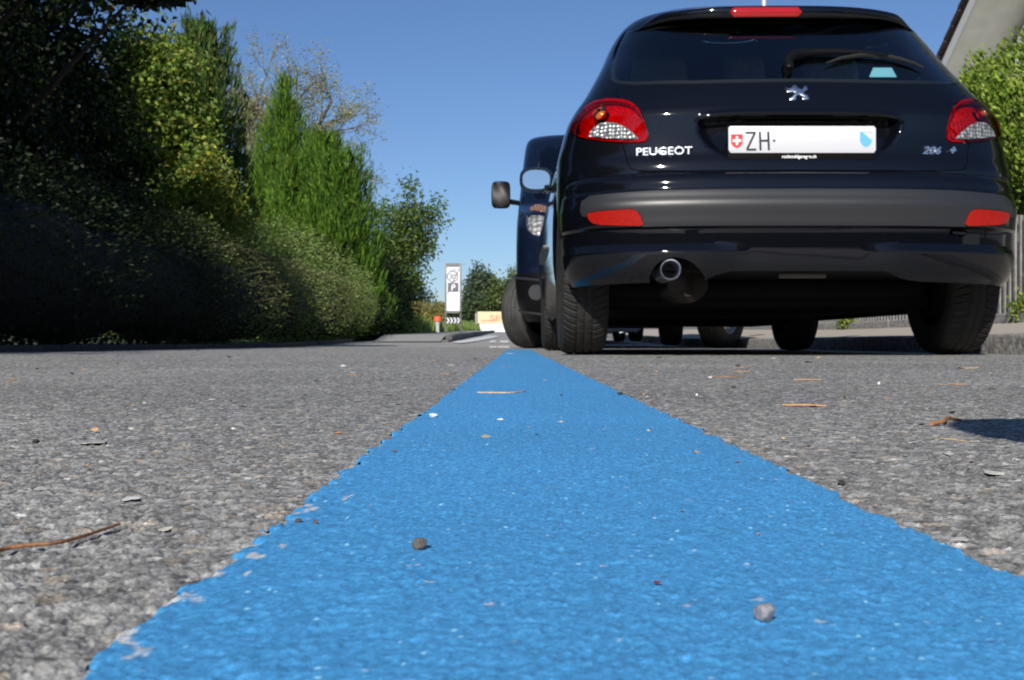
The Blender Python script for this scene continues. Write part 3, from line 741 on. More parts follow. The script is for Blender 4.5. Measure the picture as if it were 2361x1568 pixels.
# rear wiper
def on(sh, px, py, o):
    s, z = sh.inv(px, py); p = sh.pt(np.array(s), np.array(z)); n_ = sh.nrm(np.array(s), np.array(z)); return Vector(p + n_ * o)
arm = [Z2(*p) for p in [(212, 590), (206, 540), (240, 492), (330, 468), (450, 462), (600, 460), (760, 465), (900, 476), (1020, 492)]]
mb = MB(); mb.tube([on(car_sh, x, y, .018) for x, y in arm], [.014, .018, .020, .017, .014, .012, .011, .0095, .007], 10)
wp = mb.build('rear_wiper', M['darkplastic'], car)
mb = MB(); mb.tube([on(car_sh, *Z2(212, 585), .0), on(car_sh, *Z2(212, 585), .03), on(car_sh, *Z2(212, 585), .036)], [.017, .015, .008], 14); mb.build('wiper_pivot', M['darkplastic'], wp)
bl_ = [Z2(*p) for p in [(520, 545), (640, 505), (800, 480), (960, 482), (1120, 512), (1240, 548), (1318, 585)]]
mb = MB(); mb.tube([on(car_sh, x, y, .014) for x, y in bl_], [.003, .007, .0085, .009, .008, .006, .003], 8); mb.build('wiper_blade', M['seal'], wp)

for q in ([(890, 612), (925, 534), (1080, 534), (1122, 612)], [(893, 412), (962, 400), (1032, 452), (932, 452)]):
    q_ = np.array([car_sh.inv(*Z2(*p)) for p in q]); patch('window_patch', car_sh, np.arange(q_[:, 0].min() - .01, q_[:, 0].max() + .01, .006), np.arange(q_[:, 1].min() - .01, q_[:, 1].max() + .01, .006), in_all(q_), [q_], M['blue_patch'], car, off=-.012, thick=.002)  # flat pale blue patches added just inside the rear glass
# number plate on its holder
py_ = 3.868 - OR[1]
def pl(px, pyy): return ((px - CX) / FPX * 3.868 - OR[0], H0 + (HY - pyy) / FPX * 3.868)
mb = MB(); x0, z0 = pl(1678, 368); x1, z1 = pl(2022, 289); mb.box(((x0 + x1) / 2, py_ + .012, (z0 + z1) / 2), (x1 - x0, .018, z1 - z0)); plate = mb.build('number_plate', M['darkplastic'], car, bevel=.005)
zl = pl(1700, 352.5)[1]
mb = MB(); r = .010
cor = [(x0 + .003, z1 - r), (x0 + r, z1 - .002), (x1 - r, z1 - .002), (x1 - .003, z1 - r), (x1 - .003, zl + r), (x1 - r, zl), (x0 + r, zl), (x0 + .003, zl + r)]
mb.prism(cor, py_ + .004, py_ - .0015); mb.build('plate_face', M['plate_white'], plate, bevel=.0012)
yt = py_ - .0022
def shield(cx_, cz_, w_, h_): return [(cx_ - w_ / 2, cz_ + h_ / 2), (cx_ + w_ / 2, cz_ + h_ / 2), (cx_ + w_ / 2, cz_ - h_ * .12), (cx_ + w_ * .40, cz_ - h_ * .28), (cx_ + w_ * .22, cz_ - h_ * .42), (cx_, cz_ - h_ / 2), (cx_ - w_ * .22, cz_ - h_ * .42), (cx_ - w_ * .40, cz_ - h_ * .28), (cx_ - w_ / 2, cz_ - h_ * .12)]
Z7 = lambda zx, zy: ((2850 + zx / 3.325) / 1.7348, (450 + zy / 3.325) / 1.7348)
a0 = pl(*Z7(247, 290)); a1 = pl(*Z7(402, 475)); cxs, czs = (a0[0] + a1[0]) / 2, (a0[1] + a1[1]) / 2; sw, sh_ = a1[0] - a0[0], a0[1] - a1[1]
mb = MB(); mb.prism(shield(cxs, czs, sw, sh_), yt, yt + .001); mb.build('swiss_shield', M['plate_red'], plate, smooth=False)
mb = MB(); mb.box((cxs, yt - .0005, czs + .002), (sw * .20, .001, sh_ * .62)); mb.build('cross', M['ink_white'], plate, smooth=False)
mb = MB(); mb.box((cxs, yt - .0008, czs + .002), (sw * .74, .001, sh_ * .19)); mb.build('cross', M['ink_white'], plate, smooth=False)
zxa, zza = pl(*Z7(445, 505)); _, zzt = pl(*Z7(445, 255)); hz = zzt - zza
def bars(segs, wd):
    mb = MB()
    for (xa, za), (xb, zb2) in segs:
        dx, dz = xb - xa, zb2 - za; L = math.hypot(dx, dz); nx, nz = -dz / L * wd / 2, dx / L * wd / 2
        mb.prism([(xa + nx, za + nz), (xb + nx, zb2 + nz), (xb - nx, zb2 - nz), (xa - nx, za - nz)], yt - .0002 * len(mb.F) / 6, yt + .001)
    return mb
P7 = lambda a, b: pl(*Z7(a, b))
wd = .0072
mb = bars([(P7(440, 269), P7(574, 269)), (P7(562, 275), P7(462, 486)), (P7(452, 494), P7(582, 494))], wd); mb.build('lettering', M['plate_black'], plate, smooth=False)
mb = bars([(P7(630, 256), P7(640, 504)), (P7(741, 254), P7(750, 502)), (P7(638, 376), P7(744, 374))], wd); mb.build('lettering', M['plate_black'], plate, smooth=False)
c_ = P7(820, 375); mb = MB(); mb.prism([(c_[0] + .0042 * math.cos(a), c_[1] + .0042 * math.sin(a)) for a in np.linspace(0, 6.283, 16, endpoint=False)], yt, yt + .001); mb.build('dot', M['plate_black'], plate, smooth=False)
a0 = P7(1965, 262); a1 = P7(2122, 462); cx2, cz2, w2, h2 = (a0[0] + a1[0]) / 2, (a0[1] + a1[1]) / 2, a1[0] - a0[0], a0[1] - a1[1]
S2 = shield(cx2, cz2, w2, h2)
mb = MB(); mb.prism([S2[0], (S2[0][0] + .008, S2[0][1]), (S2[2][0], S2[2][1] + .004), S2[3], S2[4], S2[5], S2[6], S2[7], S2[8]], yt, yt + .001); mb.build('canton_shield', M['plate_blue'], plate, smooth=False)
mb = bars([(S2[0], S2[1]), (S2[1], S2[2]), (S2[0], S2[8])], .0012); mb.build('shield_outline', M['plate_blue'], plate, smooth=False)
zt_ = pl(1700, 361.5)[1] - .0035
text('ruckstuhlgaragen.ch', 'dealer_lettering', .0150, M['ink_white'], plate, (P7(925, 600)[0], py_ + .0012, zt_), .0006, sx=.98, off=.0004)

# badges
def badge(sname, s, px, py, size, m, sx=1.0, shear=0, off=0, ext=.0018, lift=.004):
    ss, z = car_sh.inv(px, py); p = car_sh.pt(np.array(ss), np.array(z)); n_ = car_sh.nrm(np.array(ss), np.array(z))
    yaw = math.atan2(n_[0], -n_[1])
    return text(s, sname, size, m, car, tuple(p + n_ * lift), ext, (math.pi / 2, 0, yaw), 'CENTER', sx, shear, .0004, off)
badge('maker_lettering', 'PEUGEOT', 1531, 358, .036, M['badge'], 1.22, off=.0004)
badge('model_lettering', '206', 2146, 356, .036, M['badge'], 1.2, .35, .0004)
badge('model_lettering', '+', 2194, 356, .038, M['badge'], 1.0, .3, .0022)
lion = [(185, 725), (215, 737), (240, 730), (250, 712), (275, 708), (287, 728), (320, 745), (338, 736), (344, 714), (366, 722), (370, 746), (350, 754), (338, 772), (352, 784), (374, 790), (384, 826), (328, 826), (326, 812), (345, 802), (312, 788), (292, 784), (278, 802), (276, 829), (225, 833), (217, 814), (246, 806), (258, 784), (266, 768), (245, 764), (203, 767), (194, 752), (225, 750)]
LQ = [on(gate_sh, *Z2(*p), .006) for p in lion]; LB = [on(gate_sh, *Z2(*p), -.002) for p in lion]; n = len(lion)
mb = MB(); mb.add(LQ + LB, [tuple(range(n)), tuple(range(n, 2 * n))[::-1]] + [(i, i + n, (i + 1) % n + n, (i + 1) % n) for i in range(n)]); mb.build('maker_emblem', M['badge'], car, bevel=.0012, seg=2)

# cabin, underside, exhaust
mb = MB(); mb.box((0, 2.0, .55), (1.30, 2.3, .5)); mb.build('cabin_floor', M['under'], car)
mb = MB(); mb.box((0, .62, .80), (1.20, .50, .02)); mb.build('parcel_shelf', mat('dark_carpet', (.02, .022, .024), .95), car)
for x, y, zc, ww, kind in ((-.36, 1.02, 0, .34, 0), (.36, 1.02, 0, .34, 0), (0.0, 1.02, 0, .25, 0), (-.36, 2.05, .04, .30, 1), (.36, 2.05, .04, .30, 1)):
    mb = MB(); mb.box((x, y, .82 + zc), (ww + .16, .12, .50), taper=.9); seat = mb.build('seat', M['fabric'], car, bevel=.03, seg=3)
    mb = MB(); mb.box((x, y + .0, 1.185 + zc * .5), (ww * .72, .09, .135), taper=.88); mb.build('headrest', M['fabric'], seat, bevel=.035, seg=4)
mb = MB(); mb.box((0, 1.9, .235), (1.30, 2.5, .11)); mb.box((0, 3.25, .20), (1.2, .85, .10)); mb.box((0, .42, .36), (1.10, .55, .14)); mb.build('underbody', M['under'], car, bevel=.02)
mb = MB(); mb.tube([(-.6, .66, .25), (.6, .66, .25)], .045, 12); mb.build('rear_axle', M['under'], car)
ex = W(1547, 621, 3.83); exx = ex[0] - OR[0]; exz = ex[2]
V, F = lathe([(-.036 + .0, 0)], 3) if False else (None, None)
mb = MB(); ro, ri = .0362, .0288; n = 32
pr = [(.030, .0), (ro, .0), (ro, .20), (ri, .20), (ri, .0)]
V = []
for k in range(n):
    a = 2 * math.pi * k / n
    for rr, yy in [(ri, .012), (ri + .0012, .002), (ro - .0012, -.002), (ro, .004), (ro, .20), (ri, .20)]: V.append((exx + rr * math.cos(a), .035 + yy, exz + rr * math.sin(a)))
mb.add(V, [(k * 6 + j, ((k + 1) % n) * 6 + j, ((k + 1) % n) * 6 + (j + 1) % 6, k * 6 + (j + 1) % 6) for k in range(n) for j in range(6)])
ep = mb.build('exhaust_pipe', M['badge'], car, sharp=60)
mb = MB(); mb.tube([(exx, .19, exz), (exx, .2, exz)], .029, 16); mb.build('pipe_inside', M['seal'], ep)
mb = MB(); mb.tube([(exx + .085, .20, .258), (exx + .085, .215, .258), (exx + .085, .52, .262), (exx + .085, .535, .262)], [.05, .072, .072, .05], 28); mb.build('muffler', M['muffler'], car)
mb = MB(); mb.tube([(exx, .22, exz), (exx + .01, .30, .29), (exx + .2, .9, .26), (0, 2.6, .22)], .022, 10); mb.build('exhaust_line', M['muffler'], car)
mb = MB(); mb.box((.02, .14, .276), (.16, .02, .014)); mb.build('recovery_bracket', mat('dusty_metal', (.16, .15, .14), .7, .3), car, bevel=.002)
ty, rm = tyre_mesh(.290, .178, .182)
for y, zw in ((.62, 0), (3.06, 0)):
    for sgn in (-1, 1): wheel(car, sgn * .712, y, .290, .178, .182, sgn, 0, ty, rm)
# door mirror
def mirror_part(parent, cx_, cy_, cz_, w_, h_, d_, m, bx, side, armz, ex=.65):
    mb = MB(); rings = []; n = 20
    for t, k in ((0, .93), (.08, 1.0), (.4, .96), (.75, .72), (1, .30)):
        rings.append([(cx_ + w_ / 2 * k * np.sign(math.cos(a)) * abs(math.cos(a)) ** ex, cy_ + d_ * t, cz_ + h_ / 2 * k * np.sign(math.sin(a)) * abs(math.sin(a)) ** ex) for a in np.linspace(0, 2 * math.pi, n, endpoint=False)])
    V = [p for r_ in rings for p in r_]; mb.add(V, [(i * n + j, i * n + (j + 1) % n, (i + 1) * n + (j + 1) % n, (i + 1) * n + j) for i in range(4) for j in range(n)] + [tuple(range(n)), tuple(4 * n + j for j in range(n))[::-1]])
    hs_ = mb.build('door_mirror', m, parent, sharp=50)
    mb = MB(); mb.tube([(cx_ + side * -w_ * .3, cy_ + d_ * .5, cz_ - h_ * .2), (bx, cy_ + d_ * .6, armz)], [.035, .03], 10, flat=.7); mb.build('mirror_arm', M['darkplastic'], hs_)
    return hs_
mx0, mx1 = W(1204, 0, 6.05)[0] - OR[0], W(1269, 0, 6.05)[0] - OR[0]; mz = W(0, 414, 6.05)[2]
for side in (-1, 1):
    mw_ = mx1 - mx0; mc = (mx0 + mx1) / 2 * (-side) if side > 0 else (mx0 + mx1) / 2
    hm = mirror_part(car, mc, 2.25, mz, mw_ + .028, .134, .10, M['gloss_black'], side * .70, side, mz - .02)
    mb = MB(); n = 24; mb.add([(mc + (mw_ / 2 - .002) * np.sign(math.cos(a)) * abs(math.cos(a)) ** .75, 2.2465 - .02 * side * math.cos(a) * 0, mz + .051 * np.sign(math.sin(a)) * abs(math.sin(a)) ** .75) for a in np.linspace(0, 2 * math.pi, n, endpoint=False)], [tuple(range(n))])
    g_ = mb.build('mirror_glass', M['mirror'], hm)

# ================================================================ DARK VAN facing the camera
VO = (0.99, 8.95, 0.0)
vt = [(.22, .86, .10, 4.70), (.30, .91, .03, 4.74), (.40, .94, .0, 4.77), (.58, .955, .0, 4.78), (.66, .955, .03, 4.78), (.80, .955, .055, 4.78), (.95, .952, .11, 4.77), (1.05, .948, .20, 4.76), (1.12, .942, .34, 4.76), (1.18, .938, .52, 4.75),
      (1.23, .932, .64, 4.75), (1.30, .925, .72, 4.74), (1.50, .905, .94, 4.72), (1.80, .872, 1.25, 4.66), (1.88, .858, 1.35, 4.62), (1.94, .83, 1.46, 4.5), (1.975, .78, 1.6, 4.35), (1.998, .66, 1.9, 4.1), (2.005, .45, 2.3, 3.9)]
vsh = Shell(vt, c=.36, n=3.1, cf=.3, nf=3.5, Ls=3.3, wref=.95, org=VO)
ZC = lambda zx, zy: ((1900 + zx / 1.65) / 1.7348, (500 + zy / 1.65) / 1.7348)
van = empty('dark_van', VO); tag(van, 'dark blue van facing the camera beyond the black hatchback, front wheel turned out', 'van')
HLp = chaikin(inv(vsh, [ZC(*p) for p in [(338, 640), (348, 580), (380, 572), (430, 574), (500, 580), (490, 660), (455, 735), (400, 728), (355, 705)]]), 1)
INp = chaikin(inv(vsh, [ZC(*p) for p in [(355, 555), (390, 528), (430, 525), (475, 540), (495, 570), (430, 568), (375, 566)]]), 1)
HLm = np.array([(-x, z) for x, z in HLp]); INm = np.array([(-x, z) for x, z in INp])
WSp = np.array([(-.80, 1.27), (-.86, 1.32), (-.80, 1.76), (-.74, 1.81), (.74, 1.81), (.80, 1.76), (.86, 1.32), (.80, 1.27)])
GR = chaikin([(-.45, .70), (-.42, .92), (.42, .92), (.45, .70)], 1)
va = [circ_loop(vsh, .86, .32, .40, s) for s in (-1, 1)] + [circ_loop(vsh, 3.96, .32, .38, s) for s in (-1, 1)]
vsw = [yz_loop(vsh, [(1.30, 1.16), (2.25, 1.16), (2.25, 1.72), (1.75, 1.74), (1.55, 1.60)], s) for s in (-1, 1)]
vS = vsh.S; allv = [HLp, HLm, INp, INm, WSp, GR] + va + vsw
lowb = np.array([(-1.5, .5), (-1.5, .2), (1.5, .2), (1.5, .5), (1.18, .60), (.6, .62), (-.6, .62), (-1.18, .60)])
def vreg(s, z):
    k = np.ones(s.shape, bool)
    for P in allv: k &= ~inpoly(P, s, z)
    return k
def zone(low):
    def f(s, z):
        k = vreg(s, z); inb = (z < .60) & (np.abs(s) < 1.62); return k & (inb if low else ~inb)
    return f
Svv = np.concatenate([np.arange(-vS, -1.62, .05), np.arange(-1.62, 1.62, .016), np.arange(1.62, vS, .05), [vS]])
Zvv = np.concatenate([np.arange(.22, 1.9, .017), [1.90, 1.915, 1.93, 1.945, 1.955, 1.965, 1.975, 1.985, 1.995, 2.0, 2.0049]])
patch('body', vsh, Svv, Zvv, zone(False), allv, M['navy'], van, thick=.02)
vb = patch('bumper', vsh, Svv, np.arange(.22, .63, .017), zone(True), va, M['darkplastic'], van, off=.008, thick=.03)
patch('windscreen', vsh, np.arange(-.9, .91, .03), np.arange(1.24, 1.85, .03), in_all(WSp), [WSp], M['glass'], van, thick=.004)
for P in vsw: patch('side_window', vsh, np.arange(P[:, 0].min(), P[:, 0].max() + .03, .03), np.arange(1.13, 1.78, .03), in_all(P), [P], M['glass'], van, thick=.004)
patch('grille', vsh, np.arange(-.5, .51, .02), np.arange(.68, .94, .02), in_all(GR), [GR], M['darkplastic'], van, off=-.02, thick=.01)
for P, Q in ((HLp, INp), (HLm, INm)):
    o = patch('headlight', vsh, np.arange(P[:, 0].min(), P[:, 0].max() + .01, .01), np.arange(P[:, 1].min(), P[:, 1].max() + .01, .01), in_all(P), [P], M['clear_lens'], van, off=.006, thick=.01)
    patch('reflector', vsh, np.arange(P[:, 0].min(), P[:, 0].max() + .01, .01), np.arange(P[:, 1].min(), P[:, 1].max() + .01, .01), in_all(P), [P], cellmat('headlight_reflector', (.92, .93, .95), 22, .35, .3, .8, .02), o, off=-.03, thick=0)
    patch('turn_indicator', vsh, np.arange(Q[:, 0].min(), Q[:, 0].max() + .01, .01), np.arange(Q[:, 1].min(), Q[:, 1].max() + .01, .01), in_all(Q), [Q], cellmat('orange_reflector', (.75, .42, .28), 40, .3, .3, 1.0, .02), o, off=.004, thick=.01)
for sgn in (-1, 1):
    s0, z0 = vsh.inv(*ZC(405, 1105)); s0 = abs(s0) * sgn; p = vsh.pt(np.array(s0), np.array(z0)); n_ = vsh.nrm(np.array(s0), np.array(z0))
    mb = MB(); mb.tube([p + n_ * t for t in (.0, .014, .018, .010)], [.062, .062, .054, .050], 24); mb.build('fog_lamp', mat('dusty_lamp_glass', (.05, .05, .055), .3), vb)
for zz, dd in ((W(0, 640, 9.2)[2], 0), (W(0, 715, 9.1)[2], 0)):
    for sgn in (-1, 1):
        mb = MB(); mb.tube([vsh.pt(np.array(sgn * s_), np.array(zz + (1.05 - s_) * -.12)) + vsh.nrm(np.array(sgn * s_), np.array(zz)) * .012 for s_ in np.linspace(.55, 1.12, 8)], .012, 6); mb.build('bumper_rib', M['plastic'], vb)
mz0 = W(0, 450, 10.0)[2]; a0, a1 = W(1133, 0, 10.0)[0] - VO[0], W(1177, 0, 10.0)[0] - VO[0]
for sgn in (-1, 1):
    mirror_part(van, (a0 + a1) / 2 * (-sgn) if sgn > 0 else (a0 + a1) / 2, 1.02, mz0, a1 - a0, .24, .13, M['darkplastic'], sgn * .89, sgn, mz0 - .07, .42)
mb = MB(); mb.box((0, 2.4, .30), (1.6, 4.2, .16)); mb.build('underbody', M['under'], van)
mb = MB(); mb.box((0, 2.6, 1.0), (1.5, 2.6, .05)); mb.build('cabin_floor', M['under'], van)
mb = MB(); mb.box((-.45, 1.9, 1.25), (.5, .15, .7), taper=.85); mb.build('seat', M['fabric'], van, bevel=.03)
mb = MB(); mb.box((.45, 1.9, 1.25), (.5, .15, .7), taper=.85); mb.build('seat', M['fabric'], van, bevel=.03)
vty, vrm = tyre_mesh(.325, .215, .205, nseg=320, lugs=80)
M['van_rubber'] = mat('scuffed_rubber', (.035, .035, .034), .7, noise=(14, .4, 5)); vty.materials[0] = M['van_rubber']
wheel(van, -.83, .86, .325, .215, .205, -1, R(-34), vty, vrm); wheel(van, .80, .86, .325, .215, .205, 1, R(-34), vty, vrm)
wheel(van, -.80, 3.96, .325, .215, .205, -1, 0, vty, vrm, Tf(12.9)); wheel(van, .80, 3.96, .325, .215, .205, 1, 0, vty, vrm, Tf(12.9))

# ================================================================ white car beyond the van
wt = [(.13, .70, .14, 3.9), (.18, .76, .06, 3.95), (.35, .82, .0, 4.0), (.6, .83, .0, 4.0), (.75, .82, .10, 3.95), (.85, .78, .5, 3.9), (.92, .74, 1.0, 3.85), (1.2, .64, 1.5, 3.6), (1.36, .54, 1.8, 3.3), (1.43, .35, 2.1, 2.9), (1.45, .15, 2.4, 2.7)]
wsh = Shell(wt, c=.4, n=2.6, cf=.4, nf=2.6, Ls=2.8, wref=.82)
WO = (1.02, 15.3, Tf(17)); wc = empty('white_car', WO); tag(wc, 'white car parked beyond the dark van, glimpsed underneath the two nearer vehicles', 'car')
wa = [circ_loop(wsh, .8, .28, .33, s) for s in (-1, 1)] + [circ_loop(wsh, 3.3, .28, .33, s) for s in (-1, 1)]
wws = np.array([(-.62, .95), (-.50, 1.33), (.50, 1.33), (.62, .95)]); wsw = [yz_loop(wsh, [(1.6, .93), (3.4, .93), (3.2, 1.25), (2.0, 1.32)], s) for s in (-1, 1)]
def wreg(s, z):
    k = np.ones(s.shape, bool)
    for P in wa + [wws] + wsw: k &= ~inpoly(P, s, z)
    return k
patch('body', wsh, np.linspace(-wsh.S, wsh.S, 160), np.concatenate([np.arange(.13, 1.4, .03), [1.41, 1.43, 1.445, 1.4499]]), wreg, wa + [wws] + wsw, M['white_paint'], wc, thick=.02)
patch('windscreen', wsh, np.arange(-.7, .71, .04), np.arange(.93, 1.36, .03), in_all(wws), [wws], M['glass'], wc, thick=.004)
for P in wsw: patch('side_window', wsh, np.arange(P[:, 0].min(), P[:, 0].max() + .04, .04), np.arange(.9, 1.36, .03), in_all(P), [P], M['glass'], wc, thick=.004)
for y in (.8, 3.3):
    for sgn in (-1, 1): wheel(wc, sgn * .72, y, .290, .178, .182, sgn, 0, ty, rm)
mb = MB(); mb.box((0, 2.0, .22), (1.3, 3.6, .06)); mb.build('underbody', M['under'], wc)

# ================================================================ PLANTS
def leaves(name, P, L, Wd, A, C, m, parent=None):
    """P (n,3) centres, L/Wd sizes, A (n,3) long axes, C (n,3) colours; each leaf is one pointed blade"""
    n = len(P); rng = np.random.default_rng(len(P))
    A = A / (np.linalg.norm(A, axis=1, keepdims=True) + 1e-9); B = np.cross(A, rng.normal(size=(n, 3))); B /= np.linalg.norm(B, axis=1, keepdims=True) + 1e-9
    L = np.broadcast_to(L, (n,))[:, None]; Wd = np.broadcast_to(Wd, (n,))[:, None]
    N = np.cross(A, B)
    V = np.stack([P - A * L / 2, P + B * Wd / 2 - A * L * .08 + N * Wd * .12, P + A * L / 2, P - B * Wd / 2 - A * L * .08 + N * Wd * .12], 1).reshape(-1, 3)
    F = np.arange(4 * n).reshape(-1, 4)
    return mesh_np(name, V, F, m, parent, smooth=False, col=np.repeat(C, 4, 0))
def pal(rng, n, cols, var=.25):
    cols = np.array(cols); c = cols[rng.integers(0, len(cols), n)] * (1 + var * rng.normal(size=(n, 1))).clip(.4, 1.8); return c.clip(.004, .9)
def blobs(rng, ells, n, inner=.55, lump=.22, clump=.10, per=24, flat=1.0):
    """points in leafy clumps through the outer volume of ellipsoids"""
    ells = np.array(ells, float); vol = (ells[:, 3] * ells[:, 4] + ells[:, 4] * ells[:, 5] + ells[:, 3] * ells[:, 5]); vol /= vol.sum()
    nc_ = max(1, n // per); k = rng.choice(len(ells), nc_, p=vol); d = rng.normal(size=(nc_, 3)); d /= np.linalg.norm(d, axis=1, keepdims=True)
    lm = 1 + lump * np.sin(d[:, 0] * 5 + k * 3) * np.sin(d[:, 1] * 6 + 1.3 * k) + lump * .7 * np.sin(d[:, 2] * 9 + d[:, 0] * 7 + k)
    r = (inner + (1 - inner) * rng.random(nc_) ** .45) * lm
    C = ells[k, :3] + d * r[:, None] * ells[k, 3:]
    P = np.repeat(C, per, 0) + rng.normal(size=(nc_ * per, 3)) * clump * np.array([1, 1, flat]); D = np.repeat(d, per, 0)
    return P, D
LM = leafmat('leaf', .5, .35); LMs = leafmat('needle_sprays', .6, .12, .2)
BARK = mat('bark', (.10, .08, .06), .9, noise=(18, .45, 5), bump=(30, .8, .02))
TWIG = mat('twig', (.22, .17, .12), .8, noise=(40, .3, 4))
def clipx(P, D, xmax):
    k = P[:, 0] < xmax; return P[k], D[k]
DK = [(.016, .032, .007), (.022, .040, .009), (.013, .026, .007), (.030, .036, .010)]
MG = [(.08, .15, .025), (.10, .17, .03), (.07, .12, .025), (.13, .17, .04)]
YG = [(.21, .31, .045), (.26, .33, .05), (.14, .23, .03), (.32, .32, .07)]
def limbs(mb, rng, p, d, r, L, depth, spread=.6, up=.15, nseg=4, tips=None):
    pts = [Vector(p)]; d = Vector(d).normalized(); rs = [r]
    for i in range(nseg):
        d = (d + Vector(rng.normal(size=3)) * .16 + Vector((0, 0, up * .3))).normalized(); pts.append(pts[-1] + d * (L / nseg)); rs.append(r * (1 - .45 * (i + 1) / nseg))
    mb.tube(pts, rs, 6 if depth > 1 else 4, cap=False)
    if depth == 0:
        if tips is not None: tips.append(pts)
        return
    for i in range(3 if depth > 1 else 4):
        j = rng.integers(1, nseg + 1); nd = (d + Vector(rng.normal(size=3)) * spread).normalized()
        limbs(mb, rng, pts[j], nd, rs[j] * .62, L * rng.uniform(.55, .8), depth - 1, spread, up, nseg, tips)
def tree(name, label, cat, base, ells, n, cols, leaf=(.07, .04), trunk=.10, lean=(0, 0), seed=1, group=None, m=None, inner=.5, clump=.14, lump=.22, per=24, xmax=None, kind='crown', flat=1.0, core=0):
    rng = np.random.default_rng(seed); t = empty(name, base); tag(t, label, cat, group)
    P, D = blobs(rng, ells, n, inner, lump, clump, per, flat)
    if xmax is not None: P, D = clipx(P, D, xmax)
    P = P - np.array(base); P[:, 2] = np.abs(P[:, 2]) + .02
    A = D * .6 + rng.normal(size=P.shape) * .8 + np.array([0, 0, -.25])
    Lf = leaf[0] * rng.uniform(.6, 1.3, len(P)); Wf = leaf[1] * rng.uniform(.7, 1.2, len(P)); Cf = pal(rng, len(P), cols)
    if core:
        ea = np.array(ells, float); k_ = rng.integers(0, len(ea), core); dc = rng.normal(size=(core, 3)); dc /= np.linalg.norm(dc, axis=1, keepdims=True)
        Pc = ea[k_, :3] + dc * (rng.random((core, 1)) ** .5 * .72) * ea[k_, 3:] - np.array(base); Pc[:, 2] = np.maximum(Pc[:, 2], .05)
        P = np.concatenate([P, Pc]); A = np.concatenate([A, rng.normal(size=(core, 3))]); Lf = np.concatenate([Lf, leaf[0] * 3 * rng.uniform(.7, 1.3, core)]); Wf = np.concatenate([Wf, leaf[1] * 3 * rng.uniform(.7, 1.3, core)]); Cf = np.concatenate([Cf, pal(rng, core, cols)])
    leaves(kind, P, Lf, Wf, A, Cf, m or LM, t)
    e = np.array(ells); mb = MB(); top = Vector((e[:, 0].mean() - base[0], e[:, 1].mean() - base[1], e[:, 2].max() - base[2]))
    mid = top * .5 + Vector((lean[0], lean[1], 0)); mb.tube([(0, 0, -.15), mid * .5, mid, top * .85], [trunk, trunk * .85, trunk * .7, trunk * .3], 9)
    for el in ells[:14]:
        q = Vector(el[:3]) - Vector(base); mb.tube([mid * rng.uniform(.6, 1), (mid + q) / 2 + Vector(rng.normal(size=3)) * .1, q], [trunk * .45, trunk * .3, trunk * .12], 6)
    mb.build('trunk', BARK, t); return t

# left roadside, from behind the camera onwards
tree('broadleaf_tree', 'big dark broadleaf tree nearest the camera at the left edge, leafy branch overhanging', 'tree', (-6.0, 12.0, 0),
     [(-5.7, 12.8, 3.4, 1.2, 1.4, 2.5), (-6.0, 11.0, 3.2, 1.25, 1.5, 2.6), (-5.5, 10.0, 2.6, 1.0, 1.4, 2.2), (-6.6, 9.4, 3.6, 1.4, 1.5, 2.8), (-5.3, 13.4, 2.2, .85, 1.0, 1.8), (-5.2, 8.6, 1.9, .9, 1.4, 1.6), (-3.35, 8.7, 3.05, .55, .4, .30), (-2.85, 8.9, 2.85, .42, .3, .16), (-4.2, 8.6, 3.3, .7, .6, .45)], 80000, DK + DK + DK + [(.04, .07, .015)], (.085, .05), .10, seed=3, inner=.4, core=9000)
tree('broadleaf_tree', 'tall broadleaf tree left of the frame beside the camera', 'tree', (-7.6, 3.0, 0),
     [(-8.3, 3.2, 6.4, 1.7, 2.6, 2.9), (-8.0, 5.8, 5.2, 1.4, 1.8, 2.4)], 9000, DK, (.18, .11), .18, seed=41, inner=.3, core=4000)
tree('broadleaf_tree', 'broadleaf tree beside the camera, left of the frame', 'tree', (-4.9, -1.0, 0),
     [(-5.1, -1.6, 3.6, 1.4, 2.0, 2.7), (-4.9, .2, 3.4, 1.2, 1.4, 2.8), (-5.1, 2.4, 3.2, 1.0, 1.6, 2.4), (-4.9, 4.8, 1.8, .9, 1.6, 1.9), (-4.85, 2.2, 4.7, .9, 1.4, 1.2), (-4.9, 1.0, .9, 1.0, 3.4, 1.0)], 30000, DK, (.12, .07), .16, seed=4, inner=.3, core=6000)
tree('climbing_shrub', 'sunlit yellow-green climbing shrub in front of the dark columnar conifer', 'shrub', (-4.0, 13.7, 0),
     [(-4.15, 13.6, 3.1, .40, .45, .62), (-3.85, 13.7, 2.3, .27, .4, .8), (-4.5, 13.7, 3.3, .38, .4, .5), (-4.25, 13.6, 2.2, .40, .45, .7), (-3.72, 13.4, 1.6, .32, .4, .55), (-4.6, 13.5, 2.6, .4, .4, .6)], 19000, YG + YG + MG, (.075, .05), .05, seed=6, inner=.4, clump=.10, core=900)
tree('flowering_bush', 'small bush with yellow flowers in front of the bright green cone conifer', 'shrub', (-3.2, 12.0, 0),
     [(-3.2, 12.0, 1.72, .30, .35, .34), (-3.45, 11.9, 1.45, .34, .35, .35), (-2.98, 12.1, 1.4, .2, .3, .28)], 4200, [(.22, .26, .04), (.16, .24, .03), (.14, .20, .03), (.14, .22, .03), (.12, .18, .03), (.12, .18, .03), (.45, .36, .04)], (.045, .032), .03, seed=7, inner=.3, clump=.07, core=200)
